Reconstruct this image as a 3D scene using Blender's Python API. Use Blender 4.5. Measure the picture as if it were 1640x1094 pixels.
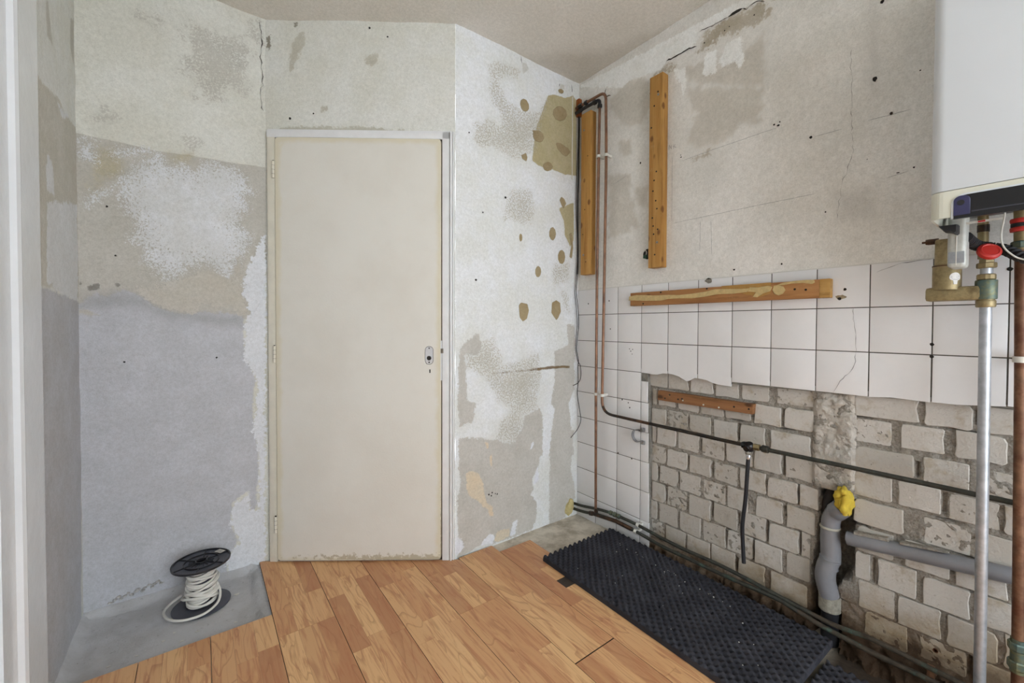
import bpy, bmesh, math, random
import numpy as np
from mathutils import Vector, Matrix, noise as mnoise

for o in list(bpy.data.objects):
    bpy.data.objects.remove(o, do_unlink=True)
scene = bpy.context.scene
COL = scene.collection
random.seed(7)
rng = np.random.default_rng(7)

# ------------------------------------------------------------------ camera
# room axes: X to the right along the back wall, Y along the brick wall away
# from the camera, Z up, metres; the floor boards' surface is Z = 0
cam_d = bpy.data.cameras.new('camera')
cam = bpy.data.objects.new('camera', cam_d)
COL.objects.link(cam)
cam_d.sensor_width = 36.0
cam_d.lens = 670.3337 / 1640 * 36.0
cam_d.shift_y = -12.776 / 1640
cam_d.clip_start = 0.02
YAW, PITCH, ROLL = 0.6394, 0.0183, 0.0031
_f0 = Vector((math.sin(YAW), math.cos(YAW), 0)); _r0 = Vector((math.cos(YAW), -math.sin(YAW), 0)); _u0 = Vector((0, 0, 1))
_f = _f0 * math.cos(PITCH) - _u0 * math.sin(PITCH)
_u2 = _u0 * math.cos(PITCH) + _f0 * math.sin(PITCH)
_r = _r0 * math.cos(ROLL) + _u2 * math.sin(ROLL)
_u = _u2 * math.cos(ROLL) - _r0 * math.sin(ROLL)
m = Matrix((_r, _u, -_f)).transposed().to_4x4()
m.translation = Vector((0, 0, 1.1315))
cam.matrix_world = m
scene.camera = cam

# ------------------------------------------------------------------ light
WORLD_STRENGTH = 6.9
world = bpy.data.worlds.new('overcast_sky')
scene.world = world
world.use_nodes = True
bg = world.node_tree.nodes['Background']
bg.inputs[0].default_value = (0.86, 0.93, 1.0, 1)
bg.inputs[1].default_value = WORLD_STRENGTH
scene.view_settings.view_transform = 'Standard'
scene.view_settings.look = 'None'
scene.view_settings.gamma = 1
scene.view_settings.use_curve_mapping = False
scene.view_settings.exposure = 0.0
scene.cycles.use_denoising = True
scene.cycles.diffuse_bounces = 4
scene.cycles.glossy_bounces = 2
scene.cycles.caustics_reflective = False
scene.cycles.caustics_refractive = False
scene.cycles.adaptive_threshold = 0.02
scene.cycles.max_bounces = 6

# window opening in the wall behind the camera (X0, X1, Z0, Z1)
WIN = (-0.25, 1.72, 0.12, 2.38)
Y_REAR = -1.9
# ------------------------------------------------------------------ dimensions
XR, YB, XB, YL, XL, ZC = 1.8201, 1.7839, 0.985, 2.303, -0.379, 2.572
XBRICK = XR + 0.024

# ------------------------------------------------------------------ helpers
def L(r, g, b, k=1.0):
    def c(v):
        v /= 255.0
        return (v / 12.92 if v <= 0.04045 else ((v + 0.055) / 1.055) ** 2.4) * k
    return (c(r), c(g), c(b), 1.0)

def tag(o, label=None, cat=None, group=None, kind=None):
    if label: o['label'] = label
    if cat: o['category'] = cat
    if group: o['group'] = group
    if kind: o['kind'] = kind
    return o

def empty(name, loc, rz=0.0):
    o = bpy.data.objects.new(name, None)
    COL.objects.link(o)
    o.location = loc; o.rotation_euler = (0, 0, rz)
    o.empty_display_size = 0.05
    return o

def rootloc(p):
    """world position of the parent chain (parts are placed in world numbers)"""
    v = Vector((0, 0, 0))
    while p is not None:
        v += p.location; p = p.parent
    return v

class MB:
    """collects shapes that make ONE part"""
    def __init__(s): s.v = []; s.f = []; s.sm = []
    def add(s, verts, faces, smooth=False):
        n = len(s.v); s.v += [tuple(v) for v in verts]
        s.f += [tuple(i + n for i in f) for f in faces]; s.sm += [smooth] * len(faces)
        return s
    def box(s, a, b, bev=0.0, rot=None, at=None):
        bm = bmesh.new()
        bmesh.ops.create_cube(bm, size=1)
        d = [abs(b[i] - a[i]) for i in range(3)]; c = Vector([(a[i] + b[i]) / 2 for i in range(3)])
        bmesh.ops.scale(bm, vec=d, verts=bm.verts)
        if bev: bmesh.ops.bevel(bm, geom=bm.edges[:], offset=min(bev, min(d) * .45), segments=2, affect='EDGES', profile=.6)
        M = Matrix.Translation(c)
        if rot is not None: M = Matrix.Translation(c) @ rot.to_4x4()
        bm.transform(M); bm.verts.index_update()
        s.add([v.co[:] for v in bm.verts], [[v.index for v in f.verts] for f in bm.faces], bev > 0)
        bm.free(); return s
    def tube(s, pts, r, seg=12, closed=False):
        P = np.array(pts, float); n = len(P)
        R = np.full(n, r) if np.isscalar(r) else np.array(r, float)
        T = np.gradient(P, axis=0); T /= np.linalg.norm(T, axis=1)[:, None] + 1e-12
        a = np.array([0, 0, 1.0]) if abs(T[0][2]) < .9 else np.array([1.0, 0, 0])
        N = np.cross(T[0], a); N /= np.linalg.norm(N)
        vs = []
        for i in range(n):
            N = N - T[i] * (N @ T[i]); N /= np.linalg.norm(N)
            B = np.cross(T[i], N)
            for k in range(seg):
                t = 2 * math.pi * k / seg
                vs.append(P[i] + R[i] * (math.cos(t) * N + math.sin(t) * B))
        fs = [(i * seg + k, i * seg + (k + 1) % seg, (i + 1) * seg + (k + 1) % seg, (i + 1) * seg + k) for i in range(n - 1) for k in range(seg)]
        s.add(vs, fs, True)
        if not closed:
            m_ = len(s.v) - len(vs)
            s.f += [tuple(m_ + k for k in reversed(range(seg))), tuple(m_ + (n - 1) * seg + k for k in range(seg))]; s.sm += [False, False]
        return s
    def lathe(s, prof, origin, axis=(0, 0, 1), seg=24, hexa=False):
        ax = Vector(axis).normalized()
        q = Vector((0, 0, 1)).rotation_difference(ax).to_matrix()
        o = Vector(origin); vs = []; n = len(prof)
        for r, z in prof:
            for k in range(seg):
                t = 2 * math.pi * k / seg
                vs.append(o + q @ Vector((r * math.cos(t), r * math.sin(t), z)))
        fs = [(i * seg + k, i * seg + (k + 1) % seg, (i + 1) * seg + (k + 1) % seg, (i + 1) * seg + k) for i in range(n - 1) for k in range(seg)]
        s.add(vs, fs, not hexa)
        m_ = len(s.v) - len(vs)
        s.f += [tuple(m_ + k for k in reversed(range(seg))), tuple(m_ + (n - 1) * seg + k for k in range(seg))]; s.sm += [False, False]
        return s
    def prism(s, poly, fn, d0, d1, inset=0.0, mid_k=.35):
        """polygon (u, w) carried to 3-D by fn(u, w, depth), from depth d0 (back) to d1 (front); the front edge is drawn in by inset"""
        n = len(poly); c = np.mean(np.array(poly), axis=0)
        back = [fn(u, w, d0) for u, w in poly]
        mid = [fn(u, w, d1 + (d0 - d1) * mid_k if inset else d1) for u, w in poly]
        vs = back + mid; fs = []
        for i in range(n): j = (i + 1) % n; fs.append((i, j, n + j, n + i))
        if inset:
            fr = []
            for u, w in poly:
                dx, dy = c[0] - u, c[1] - w; l = math.hypot(dx, dy) + 1e-9; k = min(inset, l * .5) / l
                fr.append(fn(u + dx * k, w + dy * k, d1))
            vs += fr
            for i in range(n): j = (i + 1) % n; fs.append((n + i, n + j, 2 * n + j, 2 * n + i))
            fs.append(tuple(range(2 * n, 3 * n)))
        else:
            fs.append(tuple(range(n, 2 * n)))
        fs.append(tuple(reversed(range(n))))
        return s.add(vs, fs, False)
    def mesh(s, name, mat, off=Vector((0, 0, 0))):
        me = bpy.data.meshes.new(name)
        me.from_pydata([(v[0] - off.x, v[1] - off.y, v[2] - off.z) for v in s.v], [], s.f)
        me.polygons.foreach_set('use_smooth', s.sm)
        bm = bmesh.new(); bm.from_mesh(me); bmesh.ops.recalc_face_normals(bm, faces=bm.faces[:]); bm.to_mesh(me); bm.free()
        me.materials.append(mat); me.update()
        return me
    def build(s, name, mat, parent=None, sharp=35):
        me = s.mesh(name, mat, rootloc(parent))
        if any(s.sm): me.set_sharp_from_angle(angle=math.radians(sharp))
        o = bpy.data.objects.new(name, me); COL.objects.link(o)
        if parent is not None: o.parent = parent
        return o

def put(name, me, parent=None, loc=(0, 0, 0), scale=None, rot=None):
    o = bpy.data.objects.new(name, me); COL.objects.link(o)
    if parent is not None: o.parent = parent
    o.location = Vector(loc) - rootloc(parent)
    if scale: o.scale = scale
    if rot: o.rotation_euler = rot
    return o

def fillet(pts, rad, n=7):
    P = [Vector(p) for p in pts]; out = [P[0]]
    rads = rad if isinstance(rad, (list, tuple)) else [rad] * len(P)
    for i in range(1, len(P) - 1):
        a, b, c = P[i - 1], P[i], P[i + 1]
        d1 = (a - b); d2 = (c - b); r_ = min(rads[i], d1.length * .49, d2.length * .49)
        p, q = b + d1.normalized() * r_, b + d2.normalized() * r_
        for k in range(n + 1):
            t = k / n; out.append(p * (1 - t) ** 2 + b * 2 * t * (1 - t) + q * t * t)
    out.append(P[-1])
    res = [out[0]]
    for p in out[1:]:
        if (p - res[-1]).length > 1e-5: res.append(p)
    return [tuple(p) for p in res]

def spline(pts, n=8):
    P = [Vector(p) for p in pts]; P = [P[0] * 2 - P[1]] + P + [P[-1] * 2 - P[-2]]; out = []
    for i in range(1, len(P) - 2):
        a, b, c, d = P[i - 1:i + 3]
        for k in range(n):
            t = k / n
            out.append(tuple(.5 * ((2 * b) + (c - a) * t + (2 * a - 5 * b + 4 * c - d) * t * t + (3 * b - a - 3 * c + d) * t ** 3)))
    out.append(tuple(P[-2])); return out

def clip(poly, nx, ny, k):
    out = []
    for i in range(len(poly)):
        a, b = poly[i], poly[(i + 1) % len(poly)]
        da, db = a[0] * nx + a[1] * ny - k, b[0] * nx + b[1] * ny - k
        if da <= 0: out.append(a)
        if da * db < 0:
            t = da / (da - db); out.append((a[0] + (b[0] - a[0]) * t, a[1] + (b[1] - a[1]) * t))
    return out

def sdf(U, W, polys):
    """signed distance, positive inside the union of the polygons"""
    best = np.full(U.shape, -1.0)
    for P in polys:
        P = np.array(P, float); Q = np.roll(P, -1, axis=0)
        d = np.full(U.shape, 9.0); ins = np.zeros(U.shape, bool)
        for (ax, ay), (bx, by) in zip(P, Q):
            ex, ey = bx - ax, by - ay; l2 = ex * ex + ey * ey + 1e-12
            t = np.clip(((U - ax) * ex + (W - ay) * ey) / l2, 0, 1)
            d = np.minimum(d, np.hypot(U - ax - t * ex, W - ay - t * ey))
            cond = (ay > W) != (by > W)
            ins ^= cond & (U < ex * (W - ay) / (ey if abs(ey) > 1e-12 else 1e-12) + ax)
        best = np.maximum(best, np.where(ins, d, -d))
    return np.clip(best, -.2, .2)

def nz(x, y, z=0.0, s=1.0, det=4):
    return mnoise.fractal(Vector((x * s, y * s, z * s)), 0.8, 2.0, det)

# ------------------------------------------------------------------ materials
MATS = {}
class NT:
    def __init__(s, name):
        s.m = bpy.data.materials.new(name); s.m.use_nodes = True; s.t = s.m.node_tree; s.n = s.t.nodes
        s.b = s.n['Principled BSDF']; MATS[name] = s.m
    def node(s, typ, **kw):
        nd = s.n.new(typ)
        for k, v in kw.items(): setattr(nd, k, v)
        return nd
    def link(s, a, b): s.t.links.new(a, b)
    def val(s, sock, v):
        if hasattr(v, 'links') or isinstance(v, bpy.types.NodeSocket): s.link(v, sock)
        else: sock.default_value = v
    def math(s, op, a, b=None, c=None, clamp=False):
        nd = s.node('ShaderNodeMath', operation=op, use_clamp=clamp)
        s.val(nd.inputs[0], a)
        if b is not None: s.val(nd.inputs[1], b)
        if c is not None: s.val(nd.inputs[2], c)
        return nd.outputs[0]
    def mix(s, f, a, b, mode='MIX'):
        nd = s.node('ShaderNodeMix', data_type='RGBA', blend_type=mode)
        s.val(nd.inputs[0], f); s.val(nd.inputs[6], a); s.val(nd.inputs[7], b)
        return nd.outputs[2]
    def noise(s, scale, detail=5, rough=.55, vec=None, dist=0.0):
        nd = s.node('ShaderNodeTexNoise'); nd.inputs['Scale'].default_value = scale
        nd.inputs['Detail'].default_value = detail; nd.inputs['Roughness'].default_value = rough
        nd.inputs['Distortion'].default_value = dist
        if vec is not None: s.link(vec, nd.inputs['Vector'])
        return nd.outputs['Fac']
    def pos(s):
        return s.node('ShaderNodeNewGeometry').outputs['Position']
    def objco(s, scale=(1, 1, 1), rnd=True):
        tc = s.node('ShaderNodeTexCoord'); mp = s.node('ShaderNodeMapping'); mp.inputs['Scale'].default_value = scale
        v = tc.outputs['Object']
        if rnd:
            oi = s.node('ShaderNodeObjectInfo'); mu = s.math('MULTIPLY', oi.outputs['Random'], 37.0)
            ad = s.node('ShaderNodeVectorMath', operation='ADD'); cb = s.node('ShaderNodeCombineXYZ')
            for i in range(3): s.link(mu, cb.inputs[i])
            s.link(v, ad.inputs[0]); s.link(cb.outputs[0], ad.inputs[1]); v = ad.outputs[0]
        s.link(v, mp.inputs['Vector']); return mp.outputs[0]
    def ramp(s, f, stops):
        nd = s.node('ShaderNodeValToRGB'); cr = nd.color_ramp
        while len(cr.elements) < len(stops): cr.elements.new(.5)
        for e, (p, c) in zip(cr.elements, stops): e.position = p; e.color = c
        s.link(f, nd.inputs[0]); return nd.outputs[0]
    def smooth(s, v, lo, hi):
        nd = s.node('ShaderNodeMapRange', interpolation_type='SMOOTHSTEP')
        s.val(nd.inputs[0], v); nd.inputs[1].default_value = lo; nd.inputs[2].default_value = hi
        return nd.outputs[0]
    def bump(s, h, dist=.002, strength=1.0):
        nd = s.node('ShaderNodeBump'); nd.inputs['Strength'].default_value = strength; nd.inputs['Distance'].default_value = dist
        s.link(h, nd.inputs['Height']); s.link(nd.outputs[0], s.b.inputs['Normal'])
    def done(s, col, rough=.8, metal=0.0, spec=None):
        s.val(s.b.inputs['Base Color'], col); s.val(s.b.inputs['Roughness'], rough); s.b.inputs['Metallic'].default_value = metal
        if spec is not None: s.b.inputs['Specular IOR Level'].default_value = spec
        return s.m

def plain(name, col, rough=.6, metal=0.0, var=.12, scale=30, bump=0.0, dirt=None, dirt_amt=.5, spec=None, loc=False):
    """coloured surface with mottling, optional dirt colour in noise patches and fine relief"""
    t = NT(name); v = t.objco() if loc else t.pos()
    n1 = t.noise(scale, 5, .6, v)
    dk = tuple(c * (1 - var) for c in col[:3]) + (1,); lt = tuple(min(1, c * (1 + var)) for c in col[:3]) + (1,)
    c = t.ramp(n1, [(.3, dk), (.7, lt)])
    if dirt:
        n2 = t.noise(scale * .4, 8, .7, v)
        c = t.mix(t.smooth(n2, 1 - dirt_amt - .12, 1 - dirt_amt + .12), c, dirt)
    if bump: t.bump(t.noise(scale * 4, 5, .65, v), bump)
    return t.done(c, rough, metal, spec)

def layered(name, base, base2, layers, bump=.0014, rough=.88, grain=.25, nscale=9):
    """wall surface: coats of paint and bare plaster, each bounded by its own mapped edge"""
    t = NT(name); p = t.pos()
    nb = t.noise(22, 5, .62, p); nm = t.noise(75, 3, .65, p); nf = t.noise(230, 2, .6, p); lo = t.noise(nscale * .45, 4, .6, p)
    lcf = t.smooth(t.noise(nscale, 4, .6, p), .35, .7)
    col = t.mix(t.smooth(lo, .35, .68), base, base2)
    h = t.math('MULTIPLY', nf, grain)
    h = t.math('ADD', h, t.math('MULTIPLY', nm, grain * .9))
    spk = None
    for (attr, c1, c2, a1, a2, a3, w, ht, op, *sp) in layers:
        at = t.node('ShaderNodeAttribute', attribute_name=attr)
        v = t.math('ADD', at.outputs['Fac'], t.math('MULTIPLY', t.math('SUBTRACT', nb, .5), a1))
        if a2: v = t.math('ADD', v, t.math('MULTIPLY', t.math('SUBTRACT', nm, .5), a2))
        if a3: v = t.math('ADD', v, t.math('MULTIPLY', t.math('SUBTRACT', nf, .5), a3))
        mk = t.math('MULTIPLY', t.smooth(v, -w, w), op)
        if sp:      # scraped coat: shows only on the high (or low) grains, closing up towards the middle
            if spk is None: spk = t.noise(125, 3, .7, p)
            mk = t.math('MULTIPLY', mk, t.smooth(t.math('ADD', spk, t.math('MULTIPLY', v, sp[0])), sp[1] - .035, sp[1] + .035))
        lc = t.mix(lcf, c1, c2)
        col = t.mix(mk, col, lc)
        if ht: h = t.math('ADD', h, t.math('MULTIPLY', mk, ht))
    mott = t.ramp(nm, [(.3, (.91, .91, .90, 1)), (.7, (1.06, 1.06, 1.06, 1))])
    col = t.mix(1.0, col, mott, 'MULTIPLY')
    mot2 = t.ramp(nf, [(.3, (.90, .90, .89, 1)), (.5, (1, 1, 1, 1)), (.75, (1.05, 1.05, 1.05, 1))])
    col = t.mix(1.0, col, mot2, 'MULTIPLY')
    t.bump(h, bump)
    return t.done(col, rough, 0, .25)

def layer_grid(name, fn, u0, u1, w0, w1, layers, mat, parent=None, step=.009, hole=None, rough_amp=.0008, kind='structure'):
    """wall surface as a fine grid carrying the distance to each mapped edge; fn(u, w, depth) -> point"""
    nu = max(2, int(round((u1 - u0) / step)) + 1); nw = max(2, int(round((w1 - w0) / step)) + 1)
    U, W = np.meshgrid(np.linspace(u0, u1, nu), np.linspace(w0, w1, nw))
    u, w = U.ravel(), W.ravel()
    off = rootloc(parent)
    vs = [Vector(fn(a, b, rough_amp * nz(a, b, .3, 7, 2))) - off for a, b in zip(u, w)]
    fs = []
    for j in range(nw - 1):
        for i in range(nu - 1):
            if hole:
                cu, cw = (U[0, i] + U[0, i + 1]) / 2, (W[j, 0] + W[j + 1, 0]) / 2
                if hole[0] < cu < hole[1] and hole[2] < cw < hole[3]: continue
            a = j * nu + i; fs.append((a, a + 1, a + nu + 1, a + nu))
    me = bpy.data.meshes.new(name); me.from_pydata(vs, [], fs)
    me.polygons.foreach_set('use_smooth', [True] * len(me.polygons))
    for k, polys in layers.items():
        at = me.attributes.new(k, 'FLOAT', 'POINT'); at.data.foreach_set('value', sdf(u, w, polys).astype(np.float32))
    me.materials.append(mat); me.update()
    o = bpy.data.objects.new(name, me); COL.objects.link(o)
    if parent is not None: o.parent = parent
    if kind: o['kind'] = kind
    return o
ALCOVE={
  'beige': [[(-0.385,1.869),(-0.348,1.865),(-0.277,1.865),(-0.144,1.858),(0.025,1.868),(0.136,1.871),(0.271,1.879),(0.27,1.701),(0.268,1.493),(0.236,1.252),(0.185,1.163),(0.042,1.147),(-0.089,1.146),(-0.19,1.132),(-0.394,1.131)]],
  'grey': [[(-0.4,1.204),(-0.369,1.212),(-0.355,1.237),(-0.333,1.258),(-0.315,1.244),(-0.283,1.25),(-0.264,1.271),(-0.219,1.264),(-0.184,1.244),(-0.156,1.209),(-0.112,1.189),(-0.066,1.176),(-0,1.186),(0.092,1.191),(0.159,1.166),(0.164,1.119),(0.161,1.055),(0.16,0.996),(0.172,0.958)], [(-0.397,1.17),(0.153,1.18),(0.158,1.064),(0.176,0.96),(0.207,0.87),(0.194,0.767),(0.199,0.632),(0.214,0.54),(0.213,0.42),(0.203,0.25),(0.177,0.257),(0.172,0.355),(0.116,0.317),(0.104,0.254),(0.109,0.194),(0.133,0.128),(0.084,0.056),(0.095,-0.05),(0.181,-0.067),(0.259,-0.048),(0.271,-0.315),(-0.411,-0.05)]],
  'white': [[(-0.248,1.715),(-0.213,1.784),(-0.166,1.816),(-0.134,1.86),(-0.102,1.81),(-0.06,1.83),(-0.017,1.802),(0.028,1.851),(0.121,1.861),(0.164,1.836),(0.188,1.783),(0.201,1.745),(0.168,1.721),(0.182,1.666),(0.153,1.644),(0.148,1.591),(0.192,1.542),(0.151,1.447),(0.117,1.334),(0.06,1.37),(0.015,1.411),(-0.064,1.355),(-0.115,1.314),(-0.123,1.34),(-0.186,1.387),(-0.178,1.44),(-0.232,1.485),(-0.2,1.54),(-0.253,1.614),(-0.26,1.663)], [(-0.351,1.597),(-0.356,1.61),(-0.329,1.64),(-0.289,1.677),(-0.248,1.726),(-0.245,1.706),(-0.278,1.664),(-0.326,1.616)], [(-0.372,1.837),(-0.33,1.848),(-0.326,1.768),(-0.342,1.769),(-0.373,1.781)], [(-0.28,1.813),(-0.22,1.848),(-0.166,1.852),(-0.213,1.825),(-0.277,1.804)], [(0.158,1.317),(0.186,1.401),(0.217,1.51),(0.253,1.562),(0.249,0.951),(0.172,0.958),(0.16,0.996),(0.164,1.131),(0.184,1.196),(0.165,1.259)], [(0.165,1.078),(0.247,1.077),(0.239,-0.042),(0.181,-0.059),(0.101,-0.06),(0.084,0.056),(0.139,0.126),(0.103,0.21),(0.11,0.296),(0.172,0.34),(0.184,0.262),(0.212,0.255),(0.22,0.419),(0.211,0.571),(0.193,0.633),(0.206,0.766),(0.211,0.869),(0.182,0.945)]],
  'rough': [[(-0.218,1.294),(-0.172,1.276),(-0.115,1.306),(-0.064,1.331),(-0.021,1.361),(0.038,1.377),(0.088,1.342),(0.112,1.332),(0.142,1.444),(0.153,1.363),(0.152,1.271),(0.194,1.202),(0.154,1.177),(0.111,1.211),(0.068,1.21),(0.005,1.219),(-0.022,1.185),(-0.078,1.19),(-0.124,1.204),(-0.168,1.224),(-0.203,1.254)]],
  'stain': [[(0.2,2.532),(0.238,2.57),(0.247,2.457),(0.199,2.453)], [(-0.032,2.453),(0.034,2.441),(0.126,2.451),(0.199,2.409),(0.173,2.299),(0.198,2.265),(0.148,2.205),(0.054,2.132),(-0.013,2.137),(0.01,2.199),(-0.076,2.196),(-0.033,2.292),(-0.054,2.364)], [(-0.185,2.406),(-0.136,2.434),(-0.126,2.406),(-0.18,2.376)], [(-0.35,1.948),(-0.292,1.971),(-0.265,1.955),(-0.302,1.913),(-0.346,1.913)], [(-0.042,1.919),(0.007,1.939),(0.007,1.912),(-0.047,1.891)]],
  'olive': [[(-0.323,1.837),(-0.251,1.821),(-0.252,1.745),(-0.285,1.688),(-0.332,1.649),(-0.335,1.717),(-0.324,1.768)], [(-0.118,1.864),(-0.034,1.869),(-0.034,1.825),(-0.089,1.818)]],
  'dark': [[(-0.354,1.286),(-0.322,1.293),(-0.322,1.273),(-0.351,1.267)], [(-0.277,1.412),(-0.268,1.413),(-0.268,1.403),(-0.277,1.402)], [(-0.271,1.296),(-0.262,1.297),(-0.262,1.284),(-0.271,1.284)], [(-0.376,1.297),(-0.368,1.298),(-0.368,1.285),(-0.376,1.285)]],
}
SLIVER={
  'beige': [[(1.832,1.865),(1.906,1.866),(2.071,1.894),(2.152,1.874),(2.331,1.89),(2.395,1.896),(2.35,1.235),(2.154,1.234),(1.957,1.247),(1.797,1.248)]],
  'grey': [[(1.797,1.239),(1.957,1.239),(2.07,1.233),(2.348,1.215),(2.248,-0.241),(1.734,0.118)]],
  'white': [[(1.916,1.662),(1.968,1.659),(1.989,1.605),(1.986,1.553),(1.91,1.554)], [(2.054,1.875),(2.179,1.882),(2.113,1.845)], [(1.908,1.514),(2.303,1.596),(2.295,1.245),(2.253,1.219),(2.035,1.235),(1.893,1.261)]],
  'stain': [[(1.928,2.141),(1.952,2.156),(2.008,2.038),(1.939,2.041)], [(2.25,2.269),(2.325,2.313),(2.287,2.108),(2.243,2.162)]],
}
BACK={
  'olive': [[(1.572,2.425),(1.626,2.446),(1.701,2.45),(1.768,2.486),(1.798,2.461),(1.802,2.024),(1.704,2.013),(1.62,2.019),(1.504,2.019),(1.461,2.035),(1.469,2.096),(1.485,2.217),(1.537,2.331)], [(1.659,1.807),(1.78,1.864),(1.782,1.642),(1.751,1.602),(1.71,1.663),(1.7,1.741)]],
  'speck': [[(1.178,2.442),(1.244,2.485),(1.328,2.498),(1.384,2.493),(1.352,2.431),(1.29,2.434),(1.229,2.388),(1.306,2.297),(1.385,2.284),(1.519,2.306),(1.563,2.425),(1.581,2.418),(1.52,2.227),(1.486,2.1),(1.386,2.024),(1.291,2.014),(1.245,2.033),(1.121,2.032),(1.08,2.05),(1.093,2.13),(1.157,2.173),(1.245,2.162),(1.245,2.229),(1.2,2.258),(1.171,2.338)], [(1.309,1.846),(1.376,1.873),(1.463,1.863),(1.481,1.722),(1.411,1.677),(1.326,1.691),(1.269,1.67),(1.277,1.756)], [(1.613,1.479),(1.732,1.497),(1.743,1.409),(1.633,1.365),(1.604,1.407)], [(1.672,1.353),(1.723,1.334),(1.754,1.21),(1.713,1.223)], [(1.036,0.991),(1.135,1.051),(1.205,1.073),(1.233,1.019),(1.277,0.928),(1.383,0.947),(1.52,0.986),(1.53,0.857),(1.513,0.743),(1.514,0.679),(1.408,0.641),(1.409,0.578),(1.37,0.485),(1.22,0.546),(1.242,0.614),(1.323,0.7),(1.241,0.733),(1.149,0.877),(1.049,0.929)]],
  'beige': [[(1.011,1.026),(1.062,1.058),(1.102,1.091),(1.122,1.086),(1.135,1.022),(1.108,0.988),(1.036,0.991),(1.043,0.901),(1.056,0.753),(1.099,0.743),(1.089,0.652),(1.011,0.641),(1.001,0.748),(1.004,0.915)], [(1.632,0.982),(1.741,1.018),(1.731,1.14),(1.792,1.14),(1.795,0.757),(1.744,0.673),(1.764,0.541),(1.799,0.35),(1.592,0.388),(1.618,0.548),(1.635,0.658),(1.608,0.688),(1.625,0.772),(1.634,0.81)], [(1.011,0.579),(1.037,0.583),(1.22,0.54),(1.339,0.496),(1.401,0.579),(1.416,0.64),(1.522,0.671),(1.544,0.617),(1.541,0.397),(1.011,0.495)], [(1.001,0.573),(1.014,0.583),(1.139,0.554),(1.296,0.506),(1.426,0.471),(1.539,0.527),(1.53,0.406),(1.513,0.342),(1.47,0.283),(1.479,0.228),(1.462,0.191),(1.505,0.14),(1.497,0.048),(1.463,-0.003),(1.362,-0.007),(1.221,-0.002),(1.125,0.015),(0.994,-0.009),(1.008,0.088),(0.994,0.239),(1.014,0.353),(1.004,0.473)], [(1.611,0.53),(1.794,0.503),(1.775,0.361),(1.766,0.277),(1.797,0.176),(1.808,0.093),(1.719,0.058),(1.729,-0.002),(1.633,-0.011),(1.596,-0.007),(1.6,0.116),(1.594,0.256),(1.603,0.393)]],
  'white': [[(1.125,0.015),(1.162,0.047),(1.191,0.054),(1.221,0.036),(1.206,0.002)], [(1.314,0.008),(1.338,0.079),(1.374,0.081),(1.35,0.003)], [(1.452,0.45),(1.469,0.487),(1.482,0.482),(1.469,0.447)], [(1.496,0.325),(1.513,0.348),(1.518,0.273),(1.5,0.256),(1.479,0.248)], [(0.984,0.101),(1.014,0.086),(1.035,0.062),(1.031,0.033),(0.988,-0.001)]],
  'hole': [[(1.434,2.332),(1.437,2.308),(1.425,2.289),(1.404,2.282),(1.385,2.291),(1.375,2.312),(1.38,2.335),(1.397,2.349),(1.419,2.348)], [(1.714,2.384),(1.721,2.357),(1.703,2.327),(1.667,2.308),(1.631,2.309),(1.612,2.329),(1.617,2.359),(1.645,2.385),(1.683,2.395)], [(1.536,2.203),(1.546,2.183),(1.536,2.161),(1.512,2.147),(1.484,2.148),(1.467,2.163),(1.466,2.185),(1.484,2.204),(1.512,2.211)], [(1.46,2.201),(1.486,2.204),(1.494,2.187),(1.469,2.18)], [(1.632,2.178),(1.674,2.182),(1.732,2.169),(1.751,2.153),(1.718,2.118),(1.684,2.122),(1.646,2.147)], [(1.382,2.045),(1.419,2.065),(1.427,2.04),(1.419,2.019),(1.39,2.028)], [(1.612,2.036),(1.601,2.014),(1.574,2.001),(1.548,2.003),(1.537,2.019),(1.548,2.04),(1.574,2.054),(1.601,2.052)], [(1.694,2.479),(1.679,2.468),(1.659,2.466),(1.649,2.475),(1.657,2.488),(1.676,2.495),(1.693,2.491)], [(1.664,1.858),(1.679,1.879),(1.704,1.869),(1.719,1.846),(1.694,1.811),(1.679,1.832)], [(1.639,1.66),(1.633,1.635),(1.617,1.619),(1.599,1.622),(1.587,1.64),(1.587,1.666),(1.598,1.688),(1.616,1.695),(1.632,1.684)], [(1.394,1.606),(1.392,1.591),(1.385,1.583),(1.378,1.584),(1.373,1.596),(1.373,1.611),(1.377,1.624),(1.385,1.627),(1.392,1.621)], [(1.713,1.535),(1.706,1.507),(1.689,1.491),(1.668,1.494),(1.655,1.515),(1.655,1.544),(1.668,1.567),(1.688,1.574),(1.706,1.562)], [(1.529,1.435),(1.523,1.414),(1.511,1.402),(1.496,1.404),(1.486,1.42),(1.486,1.442),(1.496,1.46),(1.51,1.465),(1.523,1.455)], [(1.372,1.242),(1.387,1.257),(1.431,1.251),(1.441,1.217),(1.427,1.169),(1.401,1.155),(1.379,1.175)], [(1.61,1.264),(1.643,1.28),(1.673,1.266),(1.679,1.215),(1.659,1.179),(1.644,1.164),(1.605,1.207)], [(1.746,1.675),(1.766,1.685),(1.777,1.597),(1.767,1.529),(1.747,1.538),(1.76,1.603)]],
  'faint': [[(1.388,2.539),(1.417,2.543),(1.433,2.517),(1.392,2.474)], [(1.667,2.521),(1.7,2.525),(1.7,2.498),(1.663,2.492)]],
  'orange': [[(1.048,0.399),(1.068,0.409),(1.118,0.39),(1.143,0.336),(1.154,0.278),(1.168,0.225),(1.206,0.197),(1.209,0.143),(1.183,0.15),(1.176,0.189),(1.147,0.206),(1.125,0.242),(1.062,0.285),(1.048,0.345)], [(1.186,0.45),(1.197,0.47),(1.206,0.409),(1.194,0.399)], [(1.16,0.535),(1.179,0.535),(1.179,0.501),(1.168,0.503)], [(1.213,0.025),(1.236,0.056),(1.314,0.05),(1.314,0.008),(1.229,-0.001)]],
}
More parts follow.
